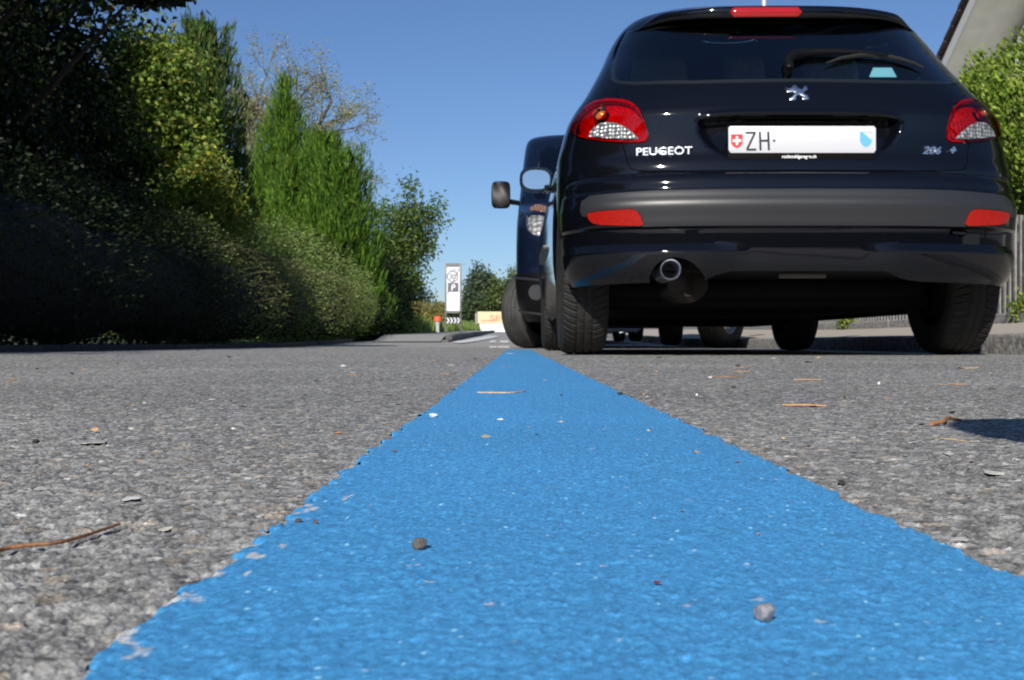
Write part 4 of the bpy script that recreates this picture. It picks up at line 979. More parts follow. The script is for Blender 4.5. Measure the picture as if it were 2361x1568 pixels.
tree('broadleaf_shrub', 'dark tall shrubs between the nearest tree and the climbing shrub', 'shrub', (-4.6, 11.4, 0),
     [(-4.8, 11.0, 1.4, .7, 1.2, 1.6), (-4.6, 12.6, 1.5, .6, .8, 1.5), (-4.3, 10.2, 1.0, .6, .9, .8), (-4.9, 6.0, 1.1, .8, 2.0, 1.3)], 22000, DK, (.065, .045), .07, seed=8, inner=.35, core=4000)

def conifer(name, label, base, cones, n, cols, leaf=(.11, .03), seed=1, up=1.6, group=None, core=0):
    """cones: (x, y, z0, z1, r, power); sprays stand upright and get finer to the tip"""
    rng = np.random.default_rng(seed); t = empty(name, base); tag(t, label, 'conifer', group)
    vol = np.array([(c[3] - c[2]) * c[4] for c in cones]); vol /= vol.sum(); k = rng.choice(len(cones), n // 14, p=vol); c = np.array(cones)[k]
    u = rng.random(len(k)); u = 1 - np.sqrt(1 - u * .985) * 1.0
    a = rng.random(len(k)) * 2 * math.pi; z = c[:, 2] + (c[:, 3] - c[:, 2]) * u
    rr = c[:, 4] * np.clip(1 - u, 0, 1) ** c[:, 5] * np.clip(u * 6 + .55, 0, 1) * (1 + .20 * np.sin(a * 5 + z * 4) + .14 * np.sin(a * 9 - z * 7)) * (.55 + .45 * rng.random(len(k)) ** .4)
    C = np.stack([c[:, 0] + rr * np.cos(a), c[:, 1] + rr * np.sin(a), z], 1); dr = np.stack([np.cos(a), np.sin(a), np.zeros_like(a)], 1)
    j = rng.random((len(k), 14, 1)) * .30
    P = (C[:, None] + (dr * .35 + np.array([0, 0, 1]))[:, None] * j + rng.normal(size=(len(k), 14, 3)) * .028).reshape(-1, 3)
    A = np.repeat(dr, 14, 0) * .55 + np.array([0, 0, up]) + rng.normal(size=P.shape) * .27
    Lf = leaf[0] * rng.uniform(.5, 1.3, len(P)); Wf = leaf[1] * rng.uniform(.6, 1.2, len(P)); Cf = pal(rng, len(P), cols)
    if core:
        q = np.array(cones)[rng.choice(len(cones), core, p=vol)]; uu = rng.random(core) * .9; aa = rng.random(core) * 6.283; rc = q[:, 4] * (1 - uu) ** q[:, 5] * .62 * rng.random(core) ** .5
        Pc = np.stack([q[:, 0] + rc * np.cos(aa), q[:, 1] + rc * np.sin(aa), q[:, 2] + (q[:, 3] - q[:, 2]) * uu], 1)
        P = np.concatenate([P, Pc]); A = np.concatenate([A, rng.normal(size=(core, 3)) * .5 + (0, 0, 1)]); Lf = np.concatenate([Lf, np.full(core, leaf[0] * 2.5)]); Wf = np.concatenate([Wf, np.full(core, leaf[1] * 4.5)]); Cf = np.concatenate([Cf, pal(rng, core, cols)])
    leaves('crown', P - np.array(base), Lf, Wf, A, Cf, LMs, t)
    mb = MB()
    for q in cones: mb.tube([(q[0] - base[0], q[1] - base[1], -.1), (q[0] - base[0], q[1] - base[1], q[3] - .3 - base[2])], [.08, .02], 8)
    mb.build('trunk', BARK, t); return t
conifer('columnar_conifer', 'tall dark columnar conifer behind the sunlit climbing shrub', (-4.3, 15.5, Tf(15.5)), [(-4.16, 15.3, .1, 4.75, .66, .40), (-4.9, 15.7, .1, 4.2, .7, .6)], 64000, [(.035, .08, .015), (.05, .10, .02), (.06, .10, .02), (.10, .11, .03)], (.12, .020), seed=11, core=6000)
conifer('cone_conifer', 'bright green cone-shaped conifer with a pointed tip, middle of the left roadside', (-4.3, 22, Tf(22)), [(-4.36, 22, .9, 5.05, 1.55, 1.0), (-4.40, 22, 4.2, 5.2, .20, .7), (-4.2, 21.8, .2, 3.9, 1.25, .6), (-4.8, 22.2, .2, 3.5, .95, .6)], 66000, [(.055, .125, .012), (.085, .165, .016), (.03, .075, .008), (.13, .21, .022)], (.15, .020), seed=12, core=4500)
conifer('bushy_conifer', 'bright green rounded conifer bush right of the cone-shaped one', (-3.2, 20.6, Tf(20.6)), [(-3.4, 20.8, .2, 4.2, 1.0, .62), (-3.02, 20.3, .2, 3.75, .72, .36), (-3.9, 20.6, .2, 3.6, .85, .6)], 56000, [(.05, .12, .012), (.08, .16, .015), (.028, .07, .008), (.12, .20, .02)], (.15, .020), seed=13, core=4500)
# low hedge along the road
rng = np.random.default_rng(21); hd = empty('hedge', (-3.0, 10, 0)); tag(hd, 'low spreading hedge of fine twigs along the left roadside, sunlit at its far end, shade coloured into its near leaves', 'hedge')
n = 100000; yy = np.concatenate([rng.random(n // 2) * 14 - 3, 10 + rng.random(n // 2) * 14.5]); 
th = rng.random(n) * math.pi * .95 + .02; rad = .35 + .65 * rng.random(n) ** .35
bul = .12 * np.sin(yy * 1.1) + .08 * np.sin(yy * 2.7 + 1) + .42 * np.exp(-((yy - 17) / 4) ** 2); ht = 1.14 + .07 * np.sin(yy * .9 + .5) + .05 * np.sin(yy * 3.1) + .42 * np.exp(-((yy - 15.5) / 4.5) ** 2)
endf = np.clip((24.2 - yy) / 2.5, 0, 1) ** .5
xx = -3.05 + (.62 + bul) * endf * rad * np.cos(th) * np.where(np.cos(th) > 0, 1, .8); zz = ht * endf ** .5 * np.clip((25.0 - yy) / 6.5, .2, 1) ** .45 * rad * np.abs(np.sin(th)) ** .6
zz = np.where(rng.random(n) < .35, zz * rng.random(n), zz); xx = np.where(zz < .65, xx - (xx + 3.1).clip(0) * .55 * (1 - zz / .65), xx)
P = np.stack([xx, yy, zz + T(yy)], 1) + rng.normal(size=(n, 3)) * .035; P[:, 2] = np.maximum(P[:, 2], T(P[:, 1]) + .02); P[:, 0] = np.minimum(P[:, 0], -2.30)
A = np.stack([.9 * np.cos(th) + .3, rng.normal(size=n) * .8, .25 + .2 * rng.normal(size=n)], 1) + rng.normal(size=(n, 3)) * .25
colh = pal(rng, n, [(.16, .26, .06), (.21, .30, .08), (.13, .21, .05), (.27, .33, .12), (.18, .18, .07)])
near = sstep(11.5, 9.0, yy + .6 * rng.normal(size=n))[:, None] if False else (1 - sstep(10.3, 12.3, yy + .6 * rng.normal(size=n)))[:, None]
colh = colh * (1 - near) + pal(rng, n, DK) * near  # shade painted into the near leaves: dark palette up to the sunlit stretch
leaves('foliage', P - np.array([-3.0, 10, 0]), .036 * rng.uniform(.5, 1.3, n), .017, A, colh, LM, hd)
ntw = 900; mb = MB(); 
for i in range(ntw):
    y = rng.uniform(11, 23.5); a = rng.uniform(.1, 1.7); e = float(np.clip((24.2 - y) / 2.5, 0, 1) ** .5)
    bx = -3.05 + .5 * math.cos(a) * e; bz = (1.0 * abs(math.sin(a)) ** .6) * e + Tf(y); L = rng.uniform(.18, .42); dy = rng.uniform(-.9, .9)
    mb.tube([(bx + 3.0, y - 10, bz), (bx + 3.0 + L * .6, y - 10 + dy * L * .6, bz + .04), (min(bx + 3.0 + L, .72), y - 10 + dy * L, bz + rng.uniform(-.04, .05))], [.003, .0022, .001], 3, cap=False)
mb.build('twig', mat('green_twig', (.14, .13, .06), .8), hd)
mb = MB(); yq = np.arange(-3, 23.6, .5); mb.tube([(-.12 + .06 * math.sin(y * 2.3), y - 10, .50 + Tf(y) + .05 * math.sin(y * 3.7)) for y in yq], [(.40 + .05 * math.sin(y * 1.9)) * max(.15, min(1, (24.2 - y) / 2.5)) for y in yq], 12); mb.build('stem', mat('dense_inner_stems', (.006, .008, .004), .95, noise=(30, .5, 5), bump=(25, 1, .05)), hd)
tree('leafy_bush', 'loose green bush with upright sprigs at the far end of the left hedge', 'shrub', (-2.8, 26, Tf(26)),
     [(-2.75, 26, 2.5, .55, .7, .75), (-2.2, 26, 2.75, .48, .5, .50), (-2.45, 26, 1.9, .50, .7, .8), (-2.0, 26.2, 2.2, .22, .3, .3), (-3.1, 26, 1.3, .7, .9, 1.0), (-1.78, 26, 3.05, .16, .2, .25), (-2.35, 26, 3.4, .14, .2, .45)], 13000, MG + [(.10, .15, .03)], (.085, .055), .06, seed=15, inner=.25, clump=.12)
tree('leafy_bush', 'dark rounded bush reaching the ground at the end of the left hedge', 'shrub', (-3.0, 25, Tf(25)),
     [(-3.0, 24.5, 1.0, .78, 1.4, 1.1), (-2.85, 26.5, 1.2, .65, 1.2, 1.2), (-2.75, 25.5, .5, .55, 1.4, .6), (-2.55, 21.5, .45, .5, 2.2, .6), (-2.6, 23.5, .6, .55, 1.8, .7)], 22000, DK + MG[:1], (.06, .04), .06, seed=16, inner=.3, xmax=-2.06, core=1500)
tree('pale_bush', 'small pale bush above the meadow beyond the left hedge', 'shrub', (-4.0, 44, Tf(44)),
     [(-4.1, 44, 2.1, .6, .7, .7), (-3.6, 44, 1.8, .45, .6, .5)], 2600, [(.12, .16, .08), (.15, .17, .09)], (.12, .07), .05, seed=17, inner=.2, clump=.14)
# sparse tree behind the conifers
rng = np.random.default_rng(31); bt = empty('sparse_tree', (-8.1, 35, Tf(35))); tag(bt, 'sparsely leaved tree with bare twisting branches behind the cone conifer', 'tree')
mb = MB(); tips = []; b0 = Vector((0, 0, -.1)); mb.tube([b0, (.1, 0, 2.5), (.15, 0, 4.6), (-.1, 0, 6.9)], [.26, .22, .2, .10], 10)
mb.tube([(-.5, 0, 7.45), (.12, 0, 6.95), (.75, 0, 6.5), (1.5, 0, 5.75), (2.2, 0, 5.5)], [.2, .2, .18, .16, .11], 9)
for k in range(17):
    src = Vector((.1, 0, rng.uniform(4.4, 6.3))) if k < 8 else Vector((rng.uniform(.8, 2.2), 0, rng.uniform(5.0, 5.8)))
    dd = Vector((rng.uniform(-.1, 1.0), rng.uniform(-.5, .5), rng.uniform(.1, 1.0)))
    limbs(mb, rng, src, dd, 0.075, rng.uniform(1.25, 2.0), 3, .62, .10, 4, tips)
mb.build('trunk', mat('grey_bark', (.17, .15, .13), .9, noise=(10, .4, 4)), bt)
tp = np.array([[tuple(q) for q in p[1:]] for p in tips]).reshape(-1, 3); k = rng.integers(0, len(tp), 10000); P = tp[k] + rng.normal(size=(10000, 3)) * .10
leaves('crown', P, .075 * rng.uniform(.6, 1.3, 10000), .045, rng.normal(size=(10000, 3)), pal(rng, 10000, [(.26, .28, .10), (.33, .33, .15), (.20, .25, .07), (.36, .31, .18)]), LM, bt)

# meadow and far trees
rng = np.random.default_rng(41); n = 42000; P = np.stack([-2.12 - rng.random(n) ** 1.3 * 7, 23 + rng.random(n) ** 1.2 * 60, np.zeros(n)], 1); hh = rng.uniform(.25, .85, n) * (1 - .5 * np.exp(-(-2.1 - P[:, 0]) * 2.5)); P[:, 2] = T(P[:, 1]) + hh * .5
A = np.stack([rng.normal(size=n) * .25, rng.normal(size=n) * .25, np.ones(n)], 1)
g = leaves('grass', P, hh, .045, A, pal(rng, n, [(.17, .28, .05), (.21, .30, .06), (.13, .22, .04), (.27, .28, .09)]), LM); tag(g, 'tall green verge grass beyond the end of the left hedge', 'grass', kind='stuff')
n = 1600; c0 = rng.random((n, 3)); P = np.stack([-3.1 + c0[:, 0] * 1.1, 33 + c0[:, 1] * 2, .72 + c0[:, 2] ** 1.4 * .55], 1)
g0 = empty('goldenrod', (-2.6, 34, Tf(34))); tag(g0, 'clump of orange-yellow flowering goldenrod left of the white sign', 'plant')
leaves('flowers', P - np.array([-2.6, 34, Tf(34)]), .09, .05, rng.normal(size=(n, 3)) + (0, 0, 1), pal(rng, n, [(.30, .22, .05), (.24, .20, .06), (.16, .18, .05)]), LM, g0)
GSM = mat('green_stem', (.10, .15, .04), .8)
for i in range(14): mb = MB(); x = rng.uniform(-.5, .5); y = rng.uniform(-1, 1); mb.tube([(x, y, -.05), (x + rng.uniform(-.05, .05), y, rng.uniform(.5, .85))], .012, 4); mb.build('stem', GSM, g0)
n = 340; P = np.stack([-2.3 - rng.random(n) * 3, 24 + rng.random(n) * 25, np.zeros(n)], 1); P[:, 2] = T(P[:, 1]) + rng.uniform(.25, .7, n)
g = leaves('wildflowers', P, .06, .05, rng.normal(size=(n, 3)), pal(rng, n, [(.6, .45, .04), (.6, .55, .3)]), LM); tag(g, 'scattered yellow flowers in the verge grass', 'flowers', kind='stuff')
def fartree(label, x, y, ztop, r, cols, seed, n=5000, zb=1.2, name='distant_tree'):
    z0 = Tf(y); c = (ztop + z0 + zb) / 2; hz_ = (ztop - z0 - zb) / 2; rg = np.random.default_rng(seed)
    el = [(x, y, c, r, r, hz_)] + [(x + rg.uniform(-.6, .6) * r, y + rg.uniform(-.5, .5) * r, c + rg.uniform(-.7, .5) * hz_, r * .55, r * .55, hz_ * .35) for _ in range(5)]
    tree(name, label, 'tree', (x, y, z0), el, n, cols, (.28, .17), .14, seed=seed, inner=.2, clump=.28, lump=.3, group='distant trees at the end of the road')
BL = [(.085, .12, .07), (.10, .13, .075), (.07, .10, .06)]
fartree('slender pale distant tree between the white sign and the van wheel', -2.75, 90, 5.9, .95, BL, 51)
fartree('second distant tree, lower, right of the slender pale one', -1.7, 92, 5.5, .8, BL, 52)
fartree('broad green distant tree just left of the van front wheel', .35, 84, 5.6, 1.8, [(.09, .13, .035), (.12, .15, .04)], 53)
fartree('low dark distant bush behind the cream hoarding', -2.0, 86, 3.4, 2.0, [(.05, .08, .03), (.07, .10, .04)], 54, zb=.2, name='distant_bush')
fartree('low distant bush right behind the white sign', -5.0, 88, 2.7, 2.2, [(.07, .10, .035), (.09, .12, .05)], 55, zb=.2, name='distant_bush')
for i, (x, y, z, r) in enumerate([(4.2, 90, 6.4, 2.6), (9, 92, 6.8, 3), (15, 90, 6.2, 3), (-12, 95, 5.0, 3.0), (-22, 92, 5.6, 4)]):
    fartree('distant tree of the row closing the road, %s' % ['second from the van wheel', 'third from the van wheel', 'at the right end of the row', 'behind the left conifers', 'at the far left of the row'][i], x, y, z, r, MG, 60 + i, 4000, zb=.6)

# right side: clipped thuja behind the fence
rng = np.random.default_rng(71); th_ = empty('thuja_hedge', (4.2, 9, .18)); tag(th_, 'tall sunlit yellow-green clipped hedge behind the fence at the right edge', 'hedge')
n = 90000; f = rng.random(n); y = 4.6 + rng.random(n) * 13; z = .2 + rng.random(n) ** .8 * 2.15; z = np.where((z < .85) & (rng.random(n) < .6), z + .8 + rng.random(n) * .6, z)
x = 3.74 + .10 * np.sin(y * 2.2 + z * 1.4) + .07 * np.sin(y * 5 - z * 4) + rng.random(n) ** 2 * .30
topm = f < .22; z = np.where(topm, 2.32 + .09 * np.sin(y * 3) + .06 * rng.normal(size=n), z); x = np.where(topm, 3.75 + rng.random(n) * 1.0, x)
x = np.where(z > 2.0, x + (z - 2.0) * .35, x)
endm = (f > .22) & (f < .28); y = np.where(endm, 4.6 + rng.random(n) * .2, y); x = np.where(endm, 3.75 + rng.random(n), x)
P = np.stack([x, y, z + T(y)], 1) + rng.normal(size=(n, 3)) * .03
A = np.stack([-.6 + rng.normal(size=n) * .5, -.25 + rng.normal(size=n) * .6, .8 + rng.normal(size=n) * .5], 1)
lu = .75 + .5 * fbm(y * 5, z * 5, 3, 3)
leaves('foliage', P - np.array([4.2, 9, .18]), .055 * rng.uniform(.5, 1.3, n), .022, A, pal(rng, n, [(.17, .27, .03), (.21, .30, .04), (.12, .21, .03), (.24, .30, .06)], .2) * lu[:, None], LMs, th_)
mb = MB()
for i in range(14): mb.tube([(0, -4 + i, -.1), (.02, -4 + i, 1.9)], [.04, .015], 6)
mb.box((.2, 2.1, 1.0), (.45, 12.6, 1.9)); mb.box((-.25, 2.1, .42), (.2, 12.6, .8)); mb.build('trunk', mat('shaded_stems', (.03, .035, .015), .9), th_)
# fence of grey slats
fe = empty('slat_fence', (3.44, 9, .24)); tag(fe, 'low fence of weathered grey upright slats behind the right pavement', 'fence')
mb = MB(); r_ = random.Random(3); y = 3.0
while y < 24:
    mb.box((r_.uniform(-.002, .002), y - 9, .335 + Tf(y) + r_.uniform(-.006, .006)), (.018, .032, .66), rz=r_.uniform(-.03, .03)); y += .083
mb.build('slat_panel', mat('weathered_wood', (.23, .225, .215), .85, noise=(22, .4, 5), bump=(60, .5, .003)), fe)
for zz in (.12, .55):
    mb = MB(); mb.box((.028, 4.5, zz + .04), (.03, 21, .05)); mb.build('rail', mat('rail_wood', (.15, .14, .12), .85), fe)
for y in np.arange(3.2, 24, 2.4): mb = MB(); mb.box((.07, y - 9, .34 + Tf(y)), (.06, .06, .72)); mb.build('post', mat('post_wood', (.14, .13, .11), .85), fe, bevel=.004)
rng = np.random.default_rng(81)
for i, (x, y, w_, h_, lab) in enumerate([(3.36, 6.3, .22, .38, 'weeds growing through the fence below the clipped hedge'), (3.33, 7.45, .14, .12, 'small weed on the granite edging nearest the rear tyre'), (3.30, 11.3, .16, .14, 'small weed on the far granite edging seen under the car')]):
    n = 500; e = empty('weed', (x, y, .2)); tag(e, lab, 'weed')
    P = rng.normal(size=(n, 3)) * (.03, w_ * .5, h_ * .35) + (0, 0, h_ * .5); leaves('foliage', P, .035, .02, rng.normal(size=(n, 3)) + (0, 0, .8), pal(rng, n, YG + MG), LM, e)
    mb = MB(); mb.tube([(0, 0, -.05), (0, .02, h_ * .8)], .003, 4); mb.build('stem', mat('weed_stem', (.12, .15, .05), .8), e)

# gabled house
X0 = 8.0; ho = empty('house', (X0 + 1.0, 14, .2)); tag(ho, 'house with dark tiled roof and wide pale eaves at the upper right', 'house')
sl_ = .585; zr_ = 9.55; 
def hz(y): return zr_ - sl_ * abs(y - 14)
WALL = mat('grey_green_render', (.58, .60, .54), .9, noise=(2, .08, 4), bump=(80, .3, .004)); SOF = mat('beige_soffit_boards', (.84, .82, .75), .7, noise=(3, .1, 3)); WH = mat('white_bargeboard', (.72, .71, .66), .6)
ROOF = mat('dark_brown_tiles', (.045, .030, .028), .8, noise=(6, .35, 4))
o_ = ho.location
mb = MB(); prof = [(6.4, 0.), (21.6, 0.), (21.6, hz(21.6) - .35), (14, hz(14) - .35), (6.4, hz(6.4) - .35)]
n = 5; mb.add([(0, a - 14, b - .2) for a, b in prof] + [(9, a - 14, b - .2) for a, b in prof], [tuple(range(5)), tuple(range(5, 10))[::-1]] + [(i, i + 5, (i + 1) % 5 + 5, (i + 1) % 5) for i in range(5)]); wl = mb.build('wall', WALL, ho, smooth=False)
def slab(ya, yb, xa, xb, lift, th2, mt, name, par):
    mb = MB(); pts = [(ya, hz(ya)), (yb, hz(yb))]; V = []
    for x in (xa, xb):
        for (y, z) in pts: V += [(x - X0 - 1, y - 14, z + lift - .2), (x - X0 - 1, y - 14, z + lift - th2 - .2)]
    mb.add(V, [(0, 1, 3, 2), (4, 6, 7, 5), (0, 2, 6, 4), (1, 5, 7, 3), (0, 4, 5, 1), (2, 3, 7, 6)]); return mb.build(name, mt, par, smooth=False)
for ya, yb in ((14, 22.8), (14, 5.2)):
    rf = slab(ya, yb, X0, X0 + 10.5, .12, .10, ROOF, 'roof', ho)
    slab(ya, yb, X0 + .06, X0 + 10.4, -.02, .05, SOF, 'soffit', rf); slab(ya, yb, X0 + .01, X0 + .055, .015, .24, WH, 'bargeboard', rf)
    mb = MB(); y = 14.0; st_ = .33 * (1 if yb > ya else -1)
    while abs(y - 14) < 8.6:
        V = []
        for x in (-1.08, -.94):
            for yy_, l_ in ((y, .085), (y + st_ * 1.12, .115)): V += [(x, yy_ - 14, hz(yy_) + l_ - .2 + .05), (x, yy_ - 14, hz(yy_) + l_ - .2 - .02)]
        mb.add(V, [(0, 1, 3, 2), (4, 6, 7, 5), (0, 2, 6, 4), (1, 5, 7, 3), (0, 4, 5, 1), (2, 3, 7, 6)]); y += st_
    mb.build('verge_tiles', ROOF, rf)
for i in range(5): mb = MB(); 
for y, z in ((17.5, 2.6), (11, 2.6), (14.2, 5.6)):
    mb = MB(); mb.box((-.02, y - 14, z), (.1, 1.2, 1.3)); wf = mb.build('window', WH, ho, bevel=.01); mb = MB(); mb.box((-.075, y - 14, z), (.02, 1.0, 1.1)); mb.build('pane', M['gloss_black'], wf)

# street lamp, zone sign, marker post, hoarding
GM = mat('galvanised_steel', (.55, .56, .57), .45, .5)
lx = W(1762, 0, 24)[0]; sl = empty('street_lamp', (lx, 24, Tf(24))); tag(sl, 'pale grey lamp post rising behind the hatchback roof', 'street lamp')
mb = MB(); mb.tube([(0, 0, -.1), (0, 0, 4), (0, 0, 8.6)], [.085, .07, .055], 16); mb.build('pole', GM, sl)
mb = MB(); mb.tube([(0, 0, 8.5), (-.2, 0, 8.75), (-1.0, 0, 8.9)], [.04, .035, .03], 10); mb.build('arm', GM, sl)
mb = MB(); mb.box((-1.3, 0, 8.9), (.7, .28, .12), taper=.7); lh = mb.build('lamp_head', GM, sl, bevel=.03)
SX, SY = (1048 - CX) / FPX * 31, 31.0; SZ = Tf(31) + .09
sg = empty('zone_sign', (SX, SY, SZ)); tag(sg, 'tall white end-of-zone sign in a grey frame on the left pavement', 'sign')
FR = mat('grey_sign_frame', (.16, .165, .16), .5, .2); SW = mat('white_sign_face', (.74, .75, .78), .45); SK = mat('dark_sign_grey', (.12, .12, .13), .5)
u = lambda px: (px - 1048) / FPX * 31; v_ = lambda py: H0 + (HY - py) / FPX * 31 - SZ
for x in (u(1027.5), u(1062)): mb = MB(); mb.box((x, 0, v_(607) / 2 - .05), (.045, .05, v_(607) + .1)); mb.build('post', FR, sg, bevel=.004)
mb = MB(); mb.box((u(1044.7), 0, v_(611)), (u(1062) - u(1027.5) - .046, .05, .09)); mb.build('crossbar', FR, sg); mb = MB(); mb.box((u(1044.7), 0, v_(720)), (u(1062) - u(1027.5) - .046, .05, .05)); mb.build('crossbar', FR, sg)
mb = MB(); mb.box((u(1044.7), -.0, (v_(616) + v_(717)) / 2), (.355, .02, v_(616) - v_(717))); sf = mb.build('sign_face', SW, sg, smooth=False)
cxx, czz, rr = u(1043.5), v_(637.5), .155
mb = MB(); N = 40
V = []
for k in range(N):
    a = 2 * math.pi * k / N; V += [(cxx + rr * math.cos(a), -.0125, czz + rr * math.sin(a)), (cxx + (rr - .028) * math.cos(a), -.0125, czz + (rr - .028) * math.sin(a))]
mb.add(V, [(2 * k, 2 * k + 1, (2 * k + 3) % (2 * N), (2 * k + 2) % (2 * N)) for k in range(N)]); mb.build('ring', SK, sf, smooth=False)
text('30', 'numerals', .20, SK, sf, (cxx, -.0125, czz - .07), .001, align='CENTER', sx=.9, off=.004)
text('ZONE', 'lettering', .075, SK, sf, (cxx + .01, -.0125, v_(624.5)), .001, align='CENTER')
q0, q1, z0_, z1_ = u(1032.5), u(1057), v_(673), v_(652)
mb = MB(); mb.box(((q0 + q1) / 2, -.013, (z0_ + z1_) / 2), (q1 - q0, .004, z1_ - z0_)); mb.build('parking_symbol', SK, sf, smooth=False)
text('P', 'lettering', .24, SW, sf, ((q0 + q1) / 2, -.0165, z0_ + .04), .001, align='CENTER', off=.006)
mb = MB(); a = Vector((u(1059), -.0185, v_(619))); b = Vector((u(1031.5), -.0185, v_(678))); d = (b - a).normalized(); nn_ = Vector((-d.z, 0, d.x)) * .010
mb.add([a + nn_, a - nn_, b - nn_, b + nn_], [(0, 1, 2, 3)]); mb.build('cancel_stripe', SK, sf, smooth=False)
text('mit Parkscheibe', 'lettering', .036, SK, sf, (u(1044.7), -.0125, v_(682)), .001, align='CENTER')
zc_ = v_(739); cb_ = MB(); cb_.box((u(1044.7), -.0, zc_), (.37, .015, .165)); cf_ = cb_.build('chevron_board', mat('black_board', (.03, .03, .033), .5), sg, smooth=False)
mb = MB()
for k in range(4):
    x = -.165 + k * .095 + u(1044.7) - .02; h2 = .075; t = .042; tip = .05
    pts = [(x, h2), (x + t, h2), (x + t + tip, 0), (x + t, -h2), (x, -h2), (x + tip, 0)]
    pts = [(min(max(px_, u(1044.7) - .183), u(1044.7) + .183), pz_) for px_, pz_ in pts]
    mb.add([(a_, -.0085, zc_ + b_) for a_, b_ in pts], [(0, 1, 2, 5), (5, 2, 3, 4)])
mb.build('chevron', SW, cf_, smooth=False)
bp = GT(1009, 774); bo = empty('marker_post', (bp[0], bp[1], bp[2] + .08)); tag(bo, 'short whitish marker post with orange-red top left of the white sign', 'post')
s_ = bp[1] / FPX; mb = MB(); mb.tube([(0, 0, -.1), (0, 0, .14), (0, 0, .28), (0, 0, 28 * s_)], [.055, .05, .07, .09], 12); mb.build('post', mat('grey_white_plastic', (.5, .5, .5), .6, noise=(20, .3, 3)), bo)
mb = MB(); mb.tube([(0, 0, 26 * s_), (0, 0, 27 * s_), (0, 0, 36 * s_), (0, 0, 38.5 * s_)], [.08, .112, .105, .06], 14); mb.build('cap', mat('orange_red_cap', (.8, .12, .04), .5), bo)
HBY = 76.0; hb_ = empty('hoarding', (3, HBY, Tf(HBY))); tag(hb_, 'cream hoarding with red lettering above white panels closing the road', 'hoarding')
su = lambda px: (px - CX) / FPX * HBY - 3; sv = lambda py: H0 + (HY - py) / FPX * HBY - Tf(HBY)
CREAM = mat('cream_board', (.66, .55, .34), .6); xl = su(1101); xr = 12
mb = MB(); mb.box(((xl + xr) / 2, 0, (sv(718.5) + sv(745.5)) / 2), (xr - xl, .1, sv(718.5) - sv(745.5))); b1 = mb.build('board', CREAM, hb_, smooth=False)
for i in range(8): mb = MB(); mb.box((xl + 1.42 + i * 2.02 - .3, -.03, sv(745.5) / 2 - .1), (1.98, .12, sv(745.5) + .15)); mb.build('panel', mat('white_barrier', (.72, .73, .74), .6), hb_, smooth=False)
mb = MB(); mb.box((xl - .1, .3, sv(722) / 2), (.12, .6, sv(722))); mb.build('side_post', mat('grey_post', (.3, .29, .27), .7), hb_)
RD = mat('red_letters', (.62, .22, .12), .6)
text('SECURE', 'lettering', .50, RD, b1, (su(1129), -.056, sv(739)), .004, sx=1.5, off=.004)
mb = MB(); mb.box((su(1127), -.055, sv(739.6)), (1.0, .01, .06)); mb.build('underline', RD, b1, smooth=False)

# ================================================================ THINGS ON THE ROAD
STN = {}
def surf(X, Y):
    a, b = np.array([[X]]), np.array([[Y]]); hh_ = float(road_h(a, b, b)[0][0, 0]) * (.4 + .6 * (1 - float(sstep(1.5, 6.0, Y))))
    return hh_ * .38 + .00095 if XL + SL * Y < X < XR + SL * Y else hh_ - .0003
def stone(name, label, px, py, wpx, hpx, colr, seed, cat='pebble', group=None, depth=1.0, rough=.85, flat=False, spk=.25):
    X, Y = G(px, py); s_ = Y / FPX; r = random.Random(seed); bm = bmesh.new(); bmesh.ops.create_icosphere(bm, subdivisions=4, radius=1)
    dirs = [Vector((r.gauss(0, 1), r.gauss(0, 1), r.gauss(0, 1))).normalized() for _ in range(9)]; cuts = [r.uniform(.52, .86) for _ in dirs]
    sx, sy, sz = wpx * s_ / 2, wpx * s_ / 2 * depth, hpx * s_ / 2
    for v in bm.verts:
        c = v.co.copy()
        for d_, q in zip(dirs, cuts):
            e = c.dot(d_) - q
            if e > 0: c -= d_ * e * .85
        c *= 1 + .05 * math.sin(c.x * 9 + seed) * math.sin(c.y * 8 + 2) + .03 * math.sin(c.z * 17 + c.x * 13)
        v.co = (c.x * sx * 1.12, c.y * sy * 1.12, c.z * sz * 1.12)
    lo_ = min(v.co.z for v in bm.verts)
    me = bpy.data.meshes.new(name); bm.to_mesh(me); bm.free(); me.polygons.foreach_set('use_smooth', np.full(len(me.polygons), True))
    k = tuple(round(c, 3) for c in colr) + (wpx > 25,)
    if k not in STN: STN[k] = mat(name + '_stone', colr, rough, noise=(900 if wpx > 25 else 1500, .35, 6), bump=(1800, .6, .0004))
    me.materials.append(STN[k]); o = bpy.data.objects.new(name, me); COL.objects.link(o); o.location = (X, Y, -lo_ * .93 + surf(X, Y)); o.rotation_euler = (0, 0, r.uniform(0, 3)) if depth == 1 else (0, 0, 0)
    tag(o, label, cat, group); return o
GY = (.24, .24, .27); DKS = (.07, .06, .055); BRN = (.13, .11, .095); WHT = (.72, .71, .68); ORG = (.42, .20, .08); TAN = (.50, .38, .20)
stone('pebble', 'pale grey pebble on the blue line, nearest the camera', 1763, 1450, 46, 42, GY, 3)
stone('pebble', 'brown-grey pebble on the blue line, left of centre', 966, 1279, 33, 30, BRN, 8)
stone('pebble', 'smooth white pebble on the blue line near its left edge', 1000, 966, 21, 9, WHT, 12, rough=.4)
stone('pebble', 'small dark pebble, left one of a pair near the left edge of the line', 688, 1213, 15, 9, DKS, 14)
stone('pebble', 'small dark pebble, right one of a pair near the left edge of the line', 727, 1218, 12, 10, (.12, .09, .08), 15)
stone('pebble', 'tiny brown pebble by the left edge of the blue line, above the pair', 910, 1049, 11, 6, BRN, 16)
stone('pebble', 'tiny black speck of grit in the middle of the blue line', 1573, 1191, 9, 6, DKS, 17)
stone('pebble', 'black pebble on the right edge of the blue line', 1430, 913, 13, 7, (.03, .03, .03), 18)
